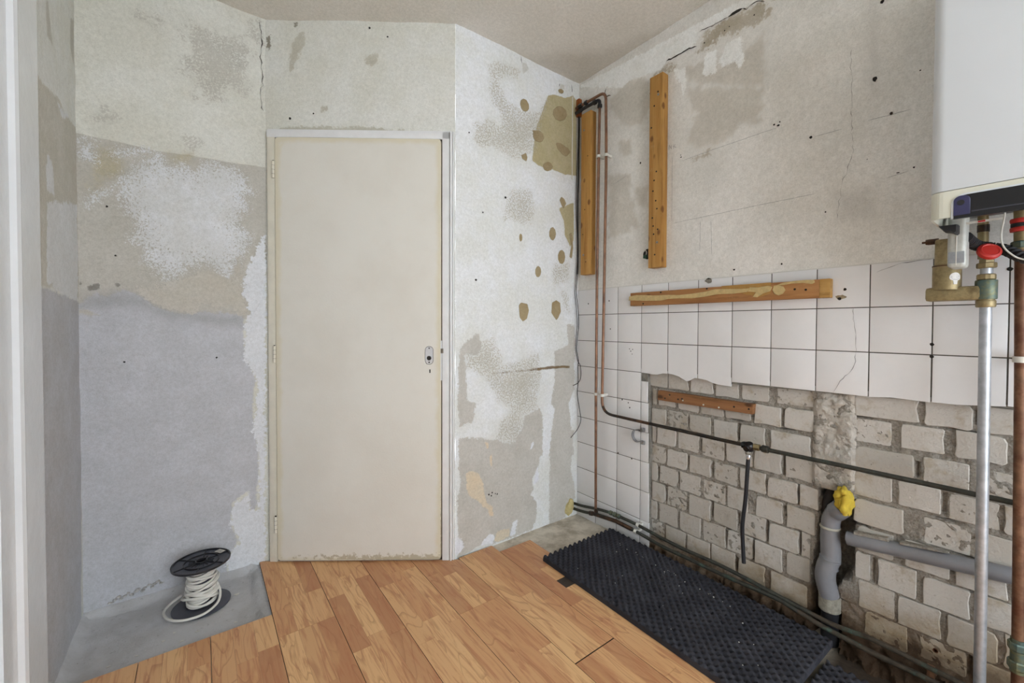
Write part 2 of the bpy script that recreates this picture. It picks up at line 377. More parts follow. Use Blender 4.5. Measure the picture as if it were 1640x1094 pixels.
RIGHT={
  'beige': [[(1.553,2.384),(1.433,2.418),(1.368,2.414),(1.279,2.369),(1.286,2.225),(1.338,2.171),(1.441,2.187),(1.542,2.331)], [(1.188,2.347),(1.103,2.334),(1.017,2.325),(0.936,2.259),(0.825,2.278),(0.763,2.304),(0.76,2.103),(0.847,2.13),(0.922,2.177),(1.029,2.226),(1.148,2.329)], [(1.087,2.232),(0.915,2.161),(0.766,2.094),(0.77,1.953),(0.851,1.978),(0.919,1.934),(1.04,1.943),(1.084,2.006),(1.042,2.098)], [(1.479,2.123),(1.411,2.114),(1.391,2.031),(1.468,2.04)], [(1.518,1.89),(1.471,1.932),(1.421,1.878),(1.445,1.831),(1.504,1.832)], [(1.373,1.846),(1.297,1.833),(1.296,1.738),(1.349,1.756),(1.381,1.802)], [(1.437,1.809),(1.381,1.802),(1.38,1.705),(1.356,1.674),(1.363,1.636),(1.452,1.659),(1.428,1.721)], [(1.547,1.739),(1.486,1.72),(1.477,1.617),(1.546,1.628)], [(1.554,1.97),(1.407,1.927),(1.404,1.633),(1.551,1.625)]],
  'white': [[(1.016,2.266),(1.007,2.35),(0.956,2.343),(0.955,2.24),(1.009,2.253)], [(0.942,2.288),(0.911,2.348),(0.85,2.346),(0.837,2.23),(0.857,2.209),(0.873,2.25),(0.929,2.253)], [(1.16,2.355),(1.103,2.334),(1.094,2.255),(1.109,2.214),(1.125,2.269),(1.156,2.318)], [(1.803,2.561),(1.312,2.522),(0.851,2.492),(0.782,2.45),(0.844,2.452),(0.909,2.457),(1.001,2.457),(1.076,2.415),(1.192,2.414),(1.23,2.387),(1.419,2.423),(1.464,2.408)]],
  'brown': [[(1.033,2.377),(1.001,2.446),(0.908,2.446),(0.844,2.444),(0.782,2.443),(0.743,2.405),(0.755,2.364),(0.843,2.365),(0.93,2.384),(0.992,2.379)], [(1.061,1.91),(0.971,1.907),(0.977,1.886),(1.039,1.893)], [(1.279,2.413),(1.196,2.394),(1.164,2.357),(1.18,2.344)]],
  'smudge': [[(0.43,2.234),(0.415,2.224),(0.414,1.922),(0.42,1.909),(0.424,2.002)], [(0.51,1.603),(0.421,1.604),(0.408,1.501),(0.495,1.511)]],
}
K = 1.28   # photographed tone -> paint albedo
WHITE_WARM, WHITE_COOL = L(192, 191, 180, K), L(200, 201, 201, K)
BEIGE, BEIGE2 = L(168, 165, 157, K), L(159, 156, 148, K)
GREY, GREY2 = L(167, 168, 172, K), L(150, 150, 154, K)
OLIVE, OLIVE2 = L(160, 150, 118, K), L(150, 141, 112, K)
TAN, TAN2 = L(138, 122, 92, K), L(150, 136, 108, K)
m_alcove = layered('alcove_plaster', L(190, 189, 180, K), L(198, 198, 192, K), [
    ('stain', BEIGE, BEIGE2, .22, .10, .04, .016, -.3, .7, .9, .49),
    ('beige', BEIGE, L(174, 171, 164, K), .006, .006, .0, .002, -.9, 1),
    ('olive', OLIVE, BEIGE2, .09, .06, .02, .03, 0, .65),
    ('white', L(190, 191, 191, K), L(199, 201, 205, K), .08, .05, .12, .016, .5, .92, 1.5, .475),
    ('grey', GREY, L(174, 175, 180, K), .035, .03, .004, .006, -.5, 1),
    ('band', L(138, 138, 138, K), L(146, 146, 147, K), .05, .03, 0, .03, 0, .6),  # soft shade painted as darker grey along the grey plaster's upper edge
    ('rough', L(178, 174, 166, K), L(170, 165, 154, K), .06, .05, .01, .004, .5, .85),
    ('edge', L(200, 202, 206, K), L(196, 198, 202, K), .05, .05, .01, .004, .5, 1),
    ('dark', L(120, 117, 110), L(105, 102, 97), .02, .02, 0, .003, -.6, .7)], grain=.45)
m_sliver = layered('side_wall_plaster', L(192, 192, 186, K), L(199, 200, 198, K), [
    ('stain', BEIGE2, BEIGE, .03, .02, 0, .006, 0, .8),
    ('beige', L(174, 171, 162, K), L(181, 178, 171, K), .03, .03, 0, .004, -.5, 1),
    ('white', L(194, 195, 197, K), L(198, 200, 203, K), .05, .03, .01, .006, .4, .9),
    ('grey', L(165, 165, 168, K), L(172, 173, 178, K), .03, .03, 0, .005, -.3, 1)])
m_overdoor = layered('over_door_plaster', L(193, 192, 183, K), L(200, 200, 195, K), [
    ('stain', L(170, 166, 152, K), L(160, 155, 140, K), .06, .05, .01, .006, -.4, .8),
    ('dark', L(96, 84, 60), L(120, 110, 92), .03, .03, 0, .004, -.5, .75)])
m_back = layered('back_wall_plaster', L(199, 200, 197, K), L(206, 208, 211, K), [
    ('faint', BEIGE, L(178, 174, 162, K), .01, .005, 0, .004, 0, .6),
    ('olive', OLIVE, L(166, 157, 128, K), .012, .014, .0, .003, -.6, 1),
    ('speck', L(164, 159, 145, K), L(172, 167, 156, K), .08, .05, .03, .012, -.5, .8, .7, .525),
    ('beige', L(177, 174, 168, K), L(170, 167, 160, K), .030, .040, .01, .003, -.6, 1),
    ('orange', L(198, 180, 152, K), L(194, 182, 160, K), .02, .014, 0, .004, -.3, .8),
    ('white', L(204, 206, 210, K), L(200, 202, 208, K), .02, .02, 0, .004, .6, 1),
    ('hole', TAN, TAN2, .004, .003, 0, .0015, -1.6, 1),
    ('rust', L(124, 98, 56), L(96, 76, 48), .006, .008, 0, .003, -.8, .9)], grain=.3)
m_right = layered('right_wall_plaster', L(202, 200, 195, K), L(211, 209, 205, K), [  # base lightened to make up for the window's grazing light here
    ('beige', L(182, 177, 168, K), L(190, 185, 176, K), .09, .05, .03, .016, -.2, .85),
    ('smudge', L(150, 148, 146, K), L(168, 165, 160, K), .05, .03, 0, .03, 0, .35),
    ('brown', L(140, 128, 104, K), L(166, 157, 140, K), .12, .10, .05, .014, -.5, .8),
    ('white', L(222, 223, 222, K), L(217, 217, 214, K), .02, .025, .01, .005, .5, .9)], grain=.25)
m_ceiling = layered('ceiling_plaster', L(199, 195, 187, K), L(205, 201, 194, K), [  # albedo raised where too little light reaches the ceiling
    ('stain', L(150, 142, 128, K), L(160, 152, 140, K), .12, .06, 0, .06, 0, .35)], grain=.2)
m_plainwall = plain('rear_wall_paint', L(190, 189, 184, K), .85, var=.04)
m_gloss = plain('gloss_white_paint', L(203, 206, 209, K), .16, var=.035, scale=9, bump=.0006, spec=.5)
m_door = None
def mk_door():
    t = NT('cream_door_paint'); p = t.pos(); tc = t.node('ShaderNodeTexCoord')
    n = t.noise(3.2, 6, .6, p); nf = t.noise(60, 5, .6, p)
    c = t.mix(t.smooth(n, .35, .7), L(201, 198, 190, K), L(196, 192, 183, K))
    # yellowed band of old paint near the leaf's edges, scuffed lower edge
    at = t.node('ShaderNodeAttribute', attribute_name='edge')
    v = t.math('ADD', at.outputs['Fac'], t.math('MULTIPLY', t.math('SUBTRACT', t.noise(9, 6, .7, p), .5), .05))
    c = t.mix(t.math('MULTIPLY', t.smooth(v, .034, .008), .5), c, L(188, 177, 142, K))
    at2 = t.node('ShaderNodeAttribute', attribute_name='scuff')
    v2 = t.math('ADD', at2.outputs['Fac'], t.math('MULTIPLY', t.math('SUBTRACT', nf, .5), .16))
    c = t.mix(t.math('MULTIPLY', t.smooth(v2, .0, .02), .7), c, L(150, 138, 112, K))
    t.bump(t.noise(120, 3, .5, p), .0004)
    return t.done(c, .45, 0, .35)
m_door = mk_door()
m_frame = plain('cream_frame_paint', L(198, 193, 179, K), .45, var=.06, scale=18)
m_frame_w = plain('white_frame_paint', L(203, 203, 203, K), .4, var=.05, scale=18, dirt=L(170, 162, 146), dirt_amt=.18)
m_tile = plain('tile_glaze', L(206, 205, 205, K), .22, var=.03, scale=7, spec=.45)  # glaze brightened beyond its own tone to offset dim side lighting
m_grout = plain('dark_grout', L(84, 80, 74), .95, var=.2, scale=80)
m_bed = plain('cement_bed', L(128, 124, 116), .95, var=.3, scale=60, bump=.002)

def mk_brick():
    t = NT('brick_face'); p = t.pos(); oi = t.node('ShaderNodeObjectInfo')
    n1 = t.noise(16, 7, .65, p); n2 = t.noise(110, 5, .7, p)
    c = t.mix(oi.outputs['Random'], L(184, 180, 174, K), L(168, 163, 155, K))
    c = t.mix(t.smooth(n1, .52, .72), c, L(160, 150, 134, K))
    c = t.mix(t.math('MULTIPLY', t.smooth(n2, .60, .70), .35), c, L(120, 112, 100))
    # rust-brown darkening along the foot of the wall, reaching higher at the near end
    sx = t.node('ShaderNodeSeparateXYZ'); t.link(p, sx.inputs[0])
    hgt = t.math('ADD', t.math('ADD', sx.outputs[2], t.math('MULTIPLY', sx.outputs[1], .12)), t.math('MULTIPLY', t.math('SUBTRACT', t.noise(7, 7, .65, p), .5), .34))
    c = t.mix(t.math('MULTIPLY', t.smooth(hgt, .31, .13), .75), c, L(150, 128, 94))
    c = t.mix(t.math('MULTIPLY', t.smooth(hgt, .18, .08), .7), c, L(88, 68, 50))
    h = t.math('ADD', t.math('MULTIPLY', n2, .7), t.math('MULTIPLY', t.noise(45, 6, .6, p), 1.0))
    t.bump(h, .0035)
    return t.done(c, .95, 0, .15)
m_brick = mk_brick()
def mk_mortar():
    t = NT('rough_mortar'); p = t.pos()
    n1 = t.noise(30, 8, .7, p); n2 = t.noise(150, 6, .75, p)
    c = t.ramp(n2, [(.3, L(120, 114, 105)), (.5, L(160, 154, 145)), (.72, L(186, 181, 173))])
    c = t.mix(t.smooth(n1, .5, .7), c, L(182, 175, 164))
    sx = t.node('ShaderNodeSeparateXYZ'); t.link(p, sx.inputs[0])
    hgt = t.math('ADD', t.math('ADD', sx.outputs[2], t.math('MULTIPLY', sx.outputs[1], .12)), t.math('MULTIPLY', t.math('SUBTRACT', t.noise(7, 7, .65, p), .5), .34))
    c = t.mix(t.math('MULTIPLY', t.smooth(hgt, .30, .13), .75), c, L(112, 86, 58))
    c = t.mix(t.math('MULTIPLY', t.smooth(hgt, .18, .08), .8), c, L(62, 46, 34))
    t.bump(t.math('ADD', n1, t.math('MULTIPLY', n2, .8)), .006)
    return t.done(c, .97, 0, .1)
m_mortar = mk_mortar()
def mk_concrete():
    t = NT('concrete_floor'); p = t.pos()
    n1 = t.noise(6, 8, .65, p); n2 = t.noise(60, 7, .7, p); n3 = t.noise(210, 3, .6, p)
    sx = t.node('ShaderNodeSeparateXYZ'); t.link(p, sx.inputs[0])
    c = t.mix(t.smooth(n1, .35, .68), L(178, 178, 180, 1.3), L(164, 163, 163, 1.25))
    right = t.smooth(sx.outputs[0], .8, 1.0)
    c = t.mix(right, c, t.mix(t.smooth(n1, .38, .62), L(196, 188, 174, 1.25), L(160, 150, 134, 1.1)))
    c = t.mix(t.math('MULTIPLY', t.smooth(n2, .6, .72), .5), c, L(92, 86, 78))
    c = t.mix(t.math('MULTIPLY', t.smooth(n3, .7, .76), .5), c, L(196, 194, 190))
    near = t.math('MULTIPLY', t.smooth(t.math('ADD', sx.outputs[1], t.math('MULTIPLY', n1, .1)), .60, .52), t.smooth(sx.outputs[0], 1.24, 1.28))
    c = t.mix(near, c, t.mix(n2, L(84, 72, 60), L(44, 38, 34)))     # earth and debris beside the second mat
    t.bump(t.math('ADD', n2, t.math('MULTIPLY', n3, .4)), .003)
    return t.done(c, .92, 0, .2)
m_concrete = mk_concrete()

def fn_right(u, w, d=0.0): return (XR - d, u, w)
def fn_back(u, w, d=0.0): return (u, YB - d, w)
def fn_alcove(u, w, d=0.0): return (u, YL - d, w)
def fn_side(u, w, d=0.0): return (XL + d, u, w)

# ------------------------------------------------------------------ room shell
A = dict(ALCOVE)
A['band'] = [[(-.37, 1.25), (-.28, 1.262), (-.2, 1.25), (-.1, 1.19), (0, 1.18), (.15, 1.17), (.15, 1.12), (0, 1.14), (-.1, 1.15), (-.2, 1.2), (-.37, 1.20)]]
A['edge'] = A['white'][-2:]; A['white'] = A['white'][:-2]
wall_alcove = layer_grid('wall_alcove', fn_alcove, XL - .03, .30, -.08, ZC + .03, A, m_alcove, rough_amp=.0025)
wall_left = layer_grid('wall_left', fn_side, 1.2, YL + .03, -.08, ZC + .03, SLIVER, m_sliver, rough_amp=.002)
mb = MB(); mb.add([(XL, Y_REAR, -.08), (XL, 1.2, -.08), (XL, 1.2, ZC + .03), (XL, Y_REAR, ZC + .03)], [(0, 1, 2, 3)])
mb.build('lower_stretch', m_plainwall, wall_left)
BK = dict(BACK); 
BK['rust'] = [[(1.2, .885), (1.25, .884), (1.34, .885), (1.45, .884), (1.53, .884), (1.6, .886), (1.70, .886), (1.756, .882), (1.756, .895), (1.70, .900), (1.6, .902), (1.53, .899), (1.45, .893), (1.34, .892), (1.25, .891)]]
wall_back = layer_grid('wall_back', fn_back, XB, XR + .03, -.05, ZC + .03, BK, m_back, rough_amp=.0015)

# door wall: local x runs from the hinge side to the lock side
DO = Vector((.285, 2.25, 0)); DANG = math.atan2(-.58002, .81460)
E1 = Vector((.81460, -.58002, 0)); E2 = Vector((.58002, .81460, 0))
def fn_door(u, w, d=0.0):
    p = DO + E1 * u + E2 * (.026 - d); return (p.x, p.y, w)
xl, xr = -.10, .8405
wall_door = layer_grid('wall_door', fn_door, xl, xr, -.05, ZC + .03, {
    'stain': [[(.415, 2.43), (.44, 2.41), (.47, 2.42), (.475, 2.38), (.44, 2.36), (.41, 2.38)], [(.06, 2.45), (.12, 2.51), (.13, 2.48), (.09, 2.38), (.06, 2.33)], [(0, 2.06), (.1, 2.075), (.3, 2.072), (.5, 2.07), (.6, 2.066), (.6, 2.05), (0, 2.04)], [(.21, 2.165), (.235, 2.168), (.235, 2.155), (.21, 2.152)]],
    'dark': [[(.08, 2.56), (.10, 2.565), (.10, 2.545), (.085, 2.54)], [(-.045, 2.50), (-.03, 2.50), (-.03, 2.44), (-.045, 2.42)]]},
    m_overdoor, hole=(-.03, .815, -1, 2.03))

# ceiling
cs = [(-.4, -1.6), (1.85, -1.6), (1.85, 1.80), (.97, 1.82), (.24, 2.34), (-.4, 2.34)]
def fn_ceil(u, w, d=0.0): return (u, w, ZC - d)
ceiling = layer_grid('ceiling', fn_ceil, XL - .02, XR + .03, Y_REAR - .02, YL + .02, {'stain': [[(1.4, 1.8), (1.85, 1.8), (1.85, 1.1), (1.7, 1.5)], [(.9, .9), (1.1, .95), (1.1, .85), (.95, .82)]]}, m_ceiling, step=.03, rough_amp=.004)

# rear wall with the window that lights the room, real panes and bars
mb = MB()
x0, x1, z0, z1 = WIN
T = .12
for a, b in (((XL - .05, Y_REAR - T, -.05), (x0, Y_REAR, ZC)), ((x1, Y_REAR - T, -.05), (XR + .1, Y_REAR, ZC)), ((x0, Y_REAR - T, -.05), (x1, Y_REAR, z0)), ((x0, Y_REAR - T, z1), (x1, Y_REAR, ZC))):
    mb.box(a, b)
wall_rear = mb.build('wall_rear', m_plainwall); wall_rear['kind'] = 'structure'
win = empty('window_1', (0, Y_REAR, 0)); win['kind'] = 'structure'
f = MB()
for a, b in (((x0, 0, z0), (x0 + .05, 0, z1)), ((x1 - .05, 0, z0), (x1, 0, z1)), ((x0, 0, z0), (x1, 0, z0 + .05)), ((x0, 0, z1 - .05), (x1, 0, z1)), ((.76, 0, z0), (.81, 0, z1))):
    f.box((a[0], Y_REAR - .09, a[2]), (b[0], Y_REAR - .03, b[2]), .004)
f.build('window_frame', m_frame_w, win)
MB().box((x0 - .05, Y_REAR - .02, z0 - .03), (x1 + .05, Y_REAR + .12, z0), .006).build('window_sill', m_frame_w, win)

# near stretch of the brick wall, past the frame of the photograph
# ------------------------------------------------------------------ floor
def in_alcove(x, y): return x < .215 and y > 1.85
def zfloor(x, y):
    z = -.0105 + .0012 * nz(x, y, 0, 9, 3)
    if y > .2 and x > 1.39: z = -.007 + .002 * nz(x, y, 0, 8, 3)
    # alcove screed lies lower and runs up into the walls in a rough fillet
    ax = min(max((.205 - x) / .03, 0), 1); ay = min(max((y - 1.858) / .012, 0), 1)
    k = min(ax, ay)
    za = -.026 + .003 * nz(x, y, .2, 10, 4)
    d = min(YL - y, x - XL)
    if d < .045: za += .028 * (1 - max(d, 0) / .045) ** 2
    if x > .165 and y > 1.86: za += .020 * min(1, (x - .165) / .03) * (0.5 + 1.3 * abs(nz(x, y, .8, 40, 3)))
    if y < .53 and x > 1.27: z = -.030 + .003 * nz(x, y, 0, 9, 3)
    return z * (1 - k) + za * k
xs = np.concatenate([np.linspace(XL - .03, .26, 66), np.linspace(.28, 1.2, 24), np.linspace(1.215, XR + .05, 44), [XR + .12, XR + .22]])
ys = np.concatenate([np.linspace(Y_REAR, .2, 30), np.linspace(.23, .525, 10), np.linspace(.535, 1.45, 34), np.linspace(1.465, YL + .02, 80)])
vs = [(x, y, zfloor(x, y)) for y in ys for x in xs]
nx = len(xs)
fb = MB().add(vs, [(j * nx + i, j * nx + i + 1, (j + 1) * nx + i + 1, (j + 1) * nx + i) for j in range(len(ys) - 1) for i in range(nx - 1)], True)
floor = fb.build('floor', m_concrete, sharp=80); floor['kind'] = 'structure'

def mk_laminate():
    t = NT('printed_wood_strip'); v = t.objco((1, 1, 1)); oi = t.node('ShaderNodeObjectInfo')
    mp = t.node('ShaderNodeMapping'); mp.inputs['Scale'].default_value = (34, 2.6, 1); t.link(v, mp.inputs['Vector'])
    mp2 = t.node('ShaderNodeMapping'); mp2.inputs['Scale'].default_value = (11, 1.7, 1); t.link(v, mp2.inputs['Vector'])
    g = t.noise(1.6, 7, .62, mp.outputs[0], 1.2); rings = t.noise(1.0, 2, .45, mp2.outputs[0], .7)
    rw = t.math('FRACT', t.math('MULTIPLY', rings, 7.0)); rl = t.smooth(rw, .78, 1.0)
    r1 = oi.outputs['Random']; r2 = t.math('FRACT', t.math('MULTIPLY', r1, 91.7))
    c = t.mix(t.smooth(r1, .1, .9), L(228, 184, 132), L(208, 156, 110))
    c = t.mix(t.math('MULTIPLY', t.smooth(r2, .72, .8), .6), c, L(176, 118, 82))
    c = t.mix(t.math('MULTIPLY', t.smooth(g, .46, .66), .65), c, L(180, 116, 80))
    c = t.mix(t.math('MULTIPLY', rl, .42), c, L(160, 100, 66))
    c = t.mix(t.math('MULTIPLY', t.smooth(t.noise(2.4, 4, .5, mp2.outputs[0]), .55, .72), .3), c, L(226, 182, 128))
    return t.done(c, t.ramp(g, [(.3, (.30, .30, .30, 1)), (.7, (.40, .40, .40, 1))]), 0, .38)
m_lam = mk_laminate()
m_core = plain('laminate_core', L(58, 48, 40), .9, var=.2)
edges = [XL + .004, -.177, .019, .215, .411, .607, .803, .997, 1.193, 1.389]
dn = (.58002, .81460); dk = dn[0] * .917 + dn[1] * 1.80 + .012
def ymax(i): return [1.855, 1.855, 1.855, 2.35, 2.35, 2.1, 1.95, 1.775, 1.702][i]
joints = [[.62, 1.5], [.95], [.35, 1.45], [.5, 1.7], [-.1, 1.12], [.7], [.2, 1.42], [-.25, .98], [.45]]
for i in range(9):
    a, b = edges[i], edges[i + 1]
    cuts = [Y_REAR + .02] + sorted(joints[i]) + [ymax(i)]
    for c0, c1 in zip(cuts[:-1], cuts[1:]):
        gap = .0022 if (i == 7 and abs(c0 - .98) < 1e-6 or i == 7 and abs(c1 - .98) < 1e-6) else .0003
        P = [(a + .0007, c0 + gap), (b - .0007, c0 + gap), (b - .0007, c1 - gap), (a + .0007, c1 - gap)]
        if i < 7: P = clip(P, dn[0], dn[1], dk)
        if i > 6: P = clip(P, 0, 1, YB - .004)
        if len(P) < 3: continue
        bd = MB().prism(P, lambda u, w, d: (u, w, d), -.0090, -.0008).build('laminate_board', m_core, floor)
        sw_ = (b - a) / 3
        for k in range(3):
            s0, s1 = a + sw_ * k, a + sw_ * (k + 1)
            y = c0 + gap; first = True
            while y < c1 - gap - 1e-6:
                ln = random.uniform(.16, .40) if first else random.uniform(.30, .46); first = False
                e = y + ln
                if c1 - gap - e < .12: e = c1 - gap
                segs = [(y, e)]
                if i == 8 and k == 1 and y < 1.357 and e > 1.293: segs = [(y, 1.293), (1.357, e)]
                for q0, q1 in segs:
                    if q1 - q0 < .01: continue
                    e0, e1 = (.0010 if k == 0 else .00015), (.0010 if k == 2 else .00015)
                    Q = [(s0 + e0, q0 + .0002), (s1 - e1, q0 + .0002), (s1 - e1, q1 - .0002), (s0 + e0, q1 - .0002)]
                    if i < 7: Q = clip(Q, dn[0], dn[1], dk - .001)
                    if i > 6: Q = clip(Q, 0, 1, YB - .005)
                    if len(Q) < 3: continue
                    cx, cy = (s0 + s1) / 2, (q0 + q1) / 2
                    me = MB().prism([(u - cx, w - cy) for u, w in Q], lambda u, w, d: (u, w, d), -.0008, 0.0).mesh('wood_strip', m_lam)
                    put('wood_strip', me, bd, (cx, cy, 0))
                y = e
CZ = {1: (.824, .902), 2: (.733, .815), 3: (.637, .718), 4: (.543, .625), 5: (.446, .529), 6: (.346, .436), 7: (.250, .343), 8: (.154, .247), 9: (.062, .148), 10: (-.03, .052)}
BRICKS = {
1: [(1.299, 1.194), (1.189, 1.084), (1.073, .967), (.957, .854), (.841, .737), (.709, .580), (.459, .297), (.282, .179), (.160, .055)],
2: [(1.276, 1.255), (1.243, 1.151), (1.137, 1.033), (1.023, .919), (.910, .806), (.791, .689), (.677, .582), (.460, .360), (.337, .237), (.213, .111), (.096, -.005)],
3: [(1.283, 1.201), (1.186, 1.085), (1.077, .976), (.961, .858), (.845, .749), (.729, .587), (.455, .305), (.283, .182), (.164, .062)],
4: [(1.277, 1.258), (1.250, 1.147), (1.135, 1.030), (1.017, .915), (.905, .793), (.788, .688), (.674, .576), (.457, .357), (.341, .241), (.224, .123), (.113, .012)],
5: [(1.292, 1.200), (1.192, 1.086), (1.074, .971), (.958, .856), (.844, .742), (.735, .630), (.622, .560), (.454, .327), (.279, .176), (.162, .060)],
6: [(1.283, 1.248), (1.235, 1.137), (1.125, 1.020), (1.008, .905), (.896, .811), (.780, .681), (.666, .569), (.445, .350), (.322, .219), (.207, .104), (.092, -.01)],
7: [(1.277, 1.203), (1.193, 1.089), (1.073, .971), (.958, .855), (.841, .740), (.728, .624), (.614, .585), (.448, .409), (.388, .292), (.277, .176), (.161, .060)],
8: [(1.284, 1.249), (1.237, 1.133), (1.122, 1.018), (1.006, .904), (.896, .792), (.783, .678), (.663, .585), (.440, .344), (.336, .236), (.222, .120), (.107, .0)],
9: [(1.283, 1.206), (1.196, 1.091), (1.082, .972), (.964, .860), (.847, .743), (.721, .59), (.420, .312), (.282, .179), (.165, .062)],
10: [(1.280, 1.245), (1.235, 1.135), (1.120, 1.020), (1.005, .905), (.892, .792), (.777, .68), (.665, .59), (.45, .35), (.335, .235), (.22, .12), (.105, 0)]}
_rj = random.Random(11)
OPEN = []      # perpend joints whose mortar has fallen out
for c in BRICKS:
    for (a_, b_), (a2_, b2_) in zip(BRICKS[c][:-1], BRICKS[c][1:]):
        if b_ - a2_ < .03 and _rj.random() < .42:
            z0_, z1_ = CZ[c]; OPEN.append(((b_ + a2_) / 2 + _rj.uniform(-.002, .002), z0_ + _rj.uniform(0, .03), z1_ - _rj.uniform(0, .02)))
    if _rj.random() < .9:
        for _k in range(2): y_ = _rj.uniform(.1, 1.25); OPEN.append((y_, CZ[c][0] - .010, CZ[c][0] - .004, .05))
# ------------------------------------------------------------------ right wall: mortar, bricks, tile bed, tiles, plaster
CHASE = [(.563, .51), (.534, .554), (.497, .554), (.457, .522), (.454, .367), (.452, .291), (.474, .235), (.501, .199), (.49, .09), (.489, -.05), (.545, -.05), (.568, .012), (.577, .125), (.569, .271), (.557, .371), (.552, .492)]
Y0W, Y1W = -.42, 1.30
us = np.linspace(Y0W, Y1W, 345); ws = np.linspace(-.04, .915, 180)
UU, WW = np.meshgrid(us, ws)
SD = sdf(UU.ravel(), WW.ravel(), [CHASE])
_cache = {}
def near(u):
    if u not in _cache: _cache[u] = [o_ for o_ in OPEN if abs(o_[0] - u) < (.0065 if len(o_) == 3 else o_[3])]
    return _cache[u]
vs = []
for u, w, s in zip(UU.ravel(), WW.ravel(), SD):
    s = s + .007 * nz(u, w, .5, 45, 3)
    d = -.0285 + .0045 * nz(u, w, 0, 55, 4)                       # joints lie behind the brick faces
    if .447 < u < .585 and w > .50: 
        k = min(1, (u - .447) / .02, (.585 - u) / .015, (w - .50) / .04); d += k * (.009 + .010 * nz(u, w, .1, 20, 5))
    if w < .075: d += (.075 - w) * .42 * (1 + .9 * nz(u, w, .4, 22, 4))
    for op in near(u):
        if op[1] < w < op[2]: d -= .017 * max(0, 1 - abs(u - op[0]) / (.0065 if len(op) == 3 else op[3]))
    if s > -.004: d -= min(1, (s + .004) / .014) * (.115 + .012 * nz(u, w, .2, 30, 3))
    vs.append((XR - d, u, w))
nu = len(us)
wr = MB().add(vs, [(j * nu + i, j * nu + i + 1, (j + 1) * nu + i + 1, (j + 1) * nu + i) for j in range(len(ws) - 1) for i in range(nu - 1)], True)
wall_right = wr.build('wall_right', m_mortar, sharp=60); wall_right['kind'] = 'structure'
# stretch of wall nearer the window, outside the photograph
MB().box((XR + .0, Y_REAR, -.05), (XR + .05, Y0W, ZC + .03)).build('near_stretch', m_plainwall, wall_right)

# brick shapes: header faces with worn corners, shared by all the bricks
def brick_shape(seed):
    r_ = random.Random(seed); P = []
    def corner(cx, cy, sx, sy):
        c = r_.uniform(.03, .10) if r_.random() > .22 else r_.uniform(.14, .24)
        return [(cx - sx * c * .8, cy + r_.uniform(-.028, .012)), (cx - sx * c * .22, cy - sy * c * .28), (cx + r_.uniform(-.028, .012), cy - sy * c)]
    P += corner(.5, -.5, 1, -1); P.append((.5 + r_.uniform(-.034, .014), r_.uniform(-.1, .1)))
    P += list(reversed(corner(.5, .5, 1, 1))); P.append((r_.uniform(-.1, .1), .5 + r_.uniform(-.045, .015)))
    P += corner(-.5, .5, -1, 1); P.append((-.5 + r_.uniform(-.014, .034), r_.uniform(-.1, .1)))
    P += list(reversed(corner(-.5, -.5, -1, -1))); P.append((r_.uniform(-.1, .1), -.5 + r_.uniform(-.015, .045)))
    return MB().prism(P, lambda u, w, d: (-d, u, w), -.03, 0.0, .022, .07).mesh('brick', m_brick)
BR = [brick_shape(s) for s in range(14)]
# smeared mortar that fills the old chase above the drain
gu, gw = np.linspace(.452, .582, 40), np.linspace(.535, .905, 110); n_ = len(gu)
sm = MB().add([(XR + .026 - max(0, min(1, (u - .452) / .012, (.582 - u) / .012, (w - .535) / .03)) * (.010 + .009 * nz(u, w, .7, 24, 5)), u, w) for w in gw for u in gu], [(j * n_ + i, j * n_ + i + 1, (j + 1) * n_ + i + 1, (j + 1) * n_ + i) for j in range(len(gw) - 1) for i in range(n_ - 1)], True)
sm.build('mortar_filling', plain('smeared_mortar', L(186, 180, 171, 1.1), .95, var=.16, scale=22, bump=.007, dirt=L(140, 132, 120), dirt_amt=.36), wall_right, sharp=70)
n_b = 0
for c in BRICKS:
    row = list(BRICKS[c]); y = row[-1][1]
    while y > Y0W + .13: row.append((y - .012, y - .115)); y -= .115
    z0, z1 = CZ[c]
    for a, b in row:
        n_b += 1; w = a - b
        wobble = random.uniform(-.003, .003)
        x = XBRICK + random.uniform(-.0035, .004) + (.006 if c == 10 else 0)
        put('brick', BR[n_b % 14], wall_right, (x, (a + b) / 2, (z0 + z1) / 2 + wobble), (1, w, (z1 - z0) * random.uniform(.96, 1.02)), (random.uniform(-.012, .012), 0, 0))

# cement bed that carries the tiles; its broken edge stands proud of the bricks
TP = .1525; YC = [1.784, 1.636] + [1.4836 - TP * i for i in range(13)]
ZL = [1.1981 - TP * i for i in range(8)]
bed = MB()
low_edge = [(1.30, .897), (1.27, .893), (1.24, .897), (1.20, .906), (1.16, .904), (1.12, .894), (1.085, .880), (1.06, .890), (1.04, .902), (1.00, .893), (.95, .882), (.90, .884), (.4, .895), (.2, .902), (.0, .905), (Y0W, .905)]
bed.prism([(1.784, 1.346), (1.784, .90)] + low_edge + [(Y0W, 1.346)], fn_right, -.034, -.005)
bed.prism([(1.784, .90), (1.784, -.03), (1.280, -.03), (1.277, .10), (1.282, .3), (1.278, .5), (1.286, .7), (1.284, .80), (1.30, .90)], fn_right, -.034, -.005)
bed.build('tile_bed', m_bed, wall_right)
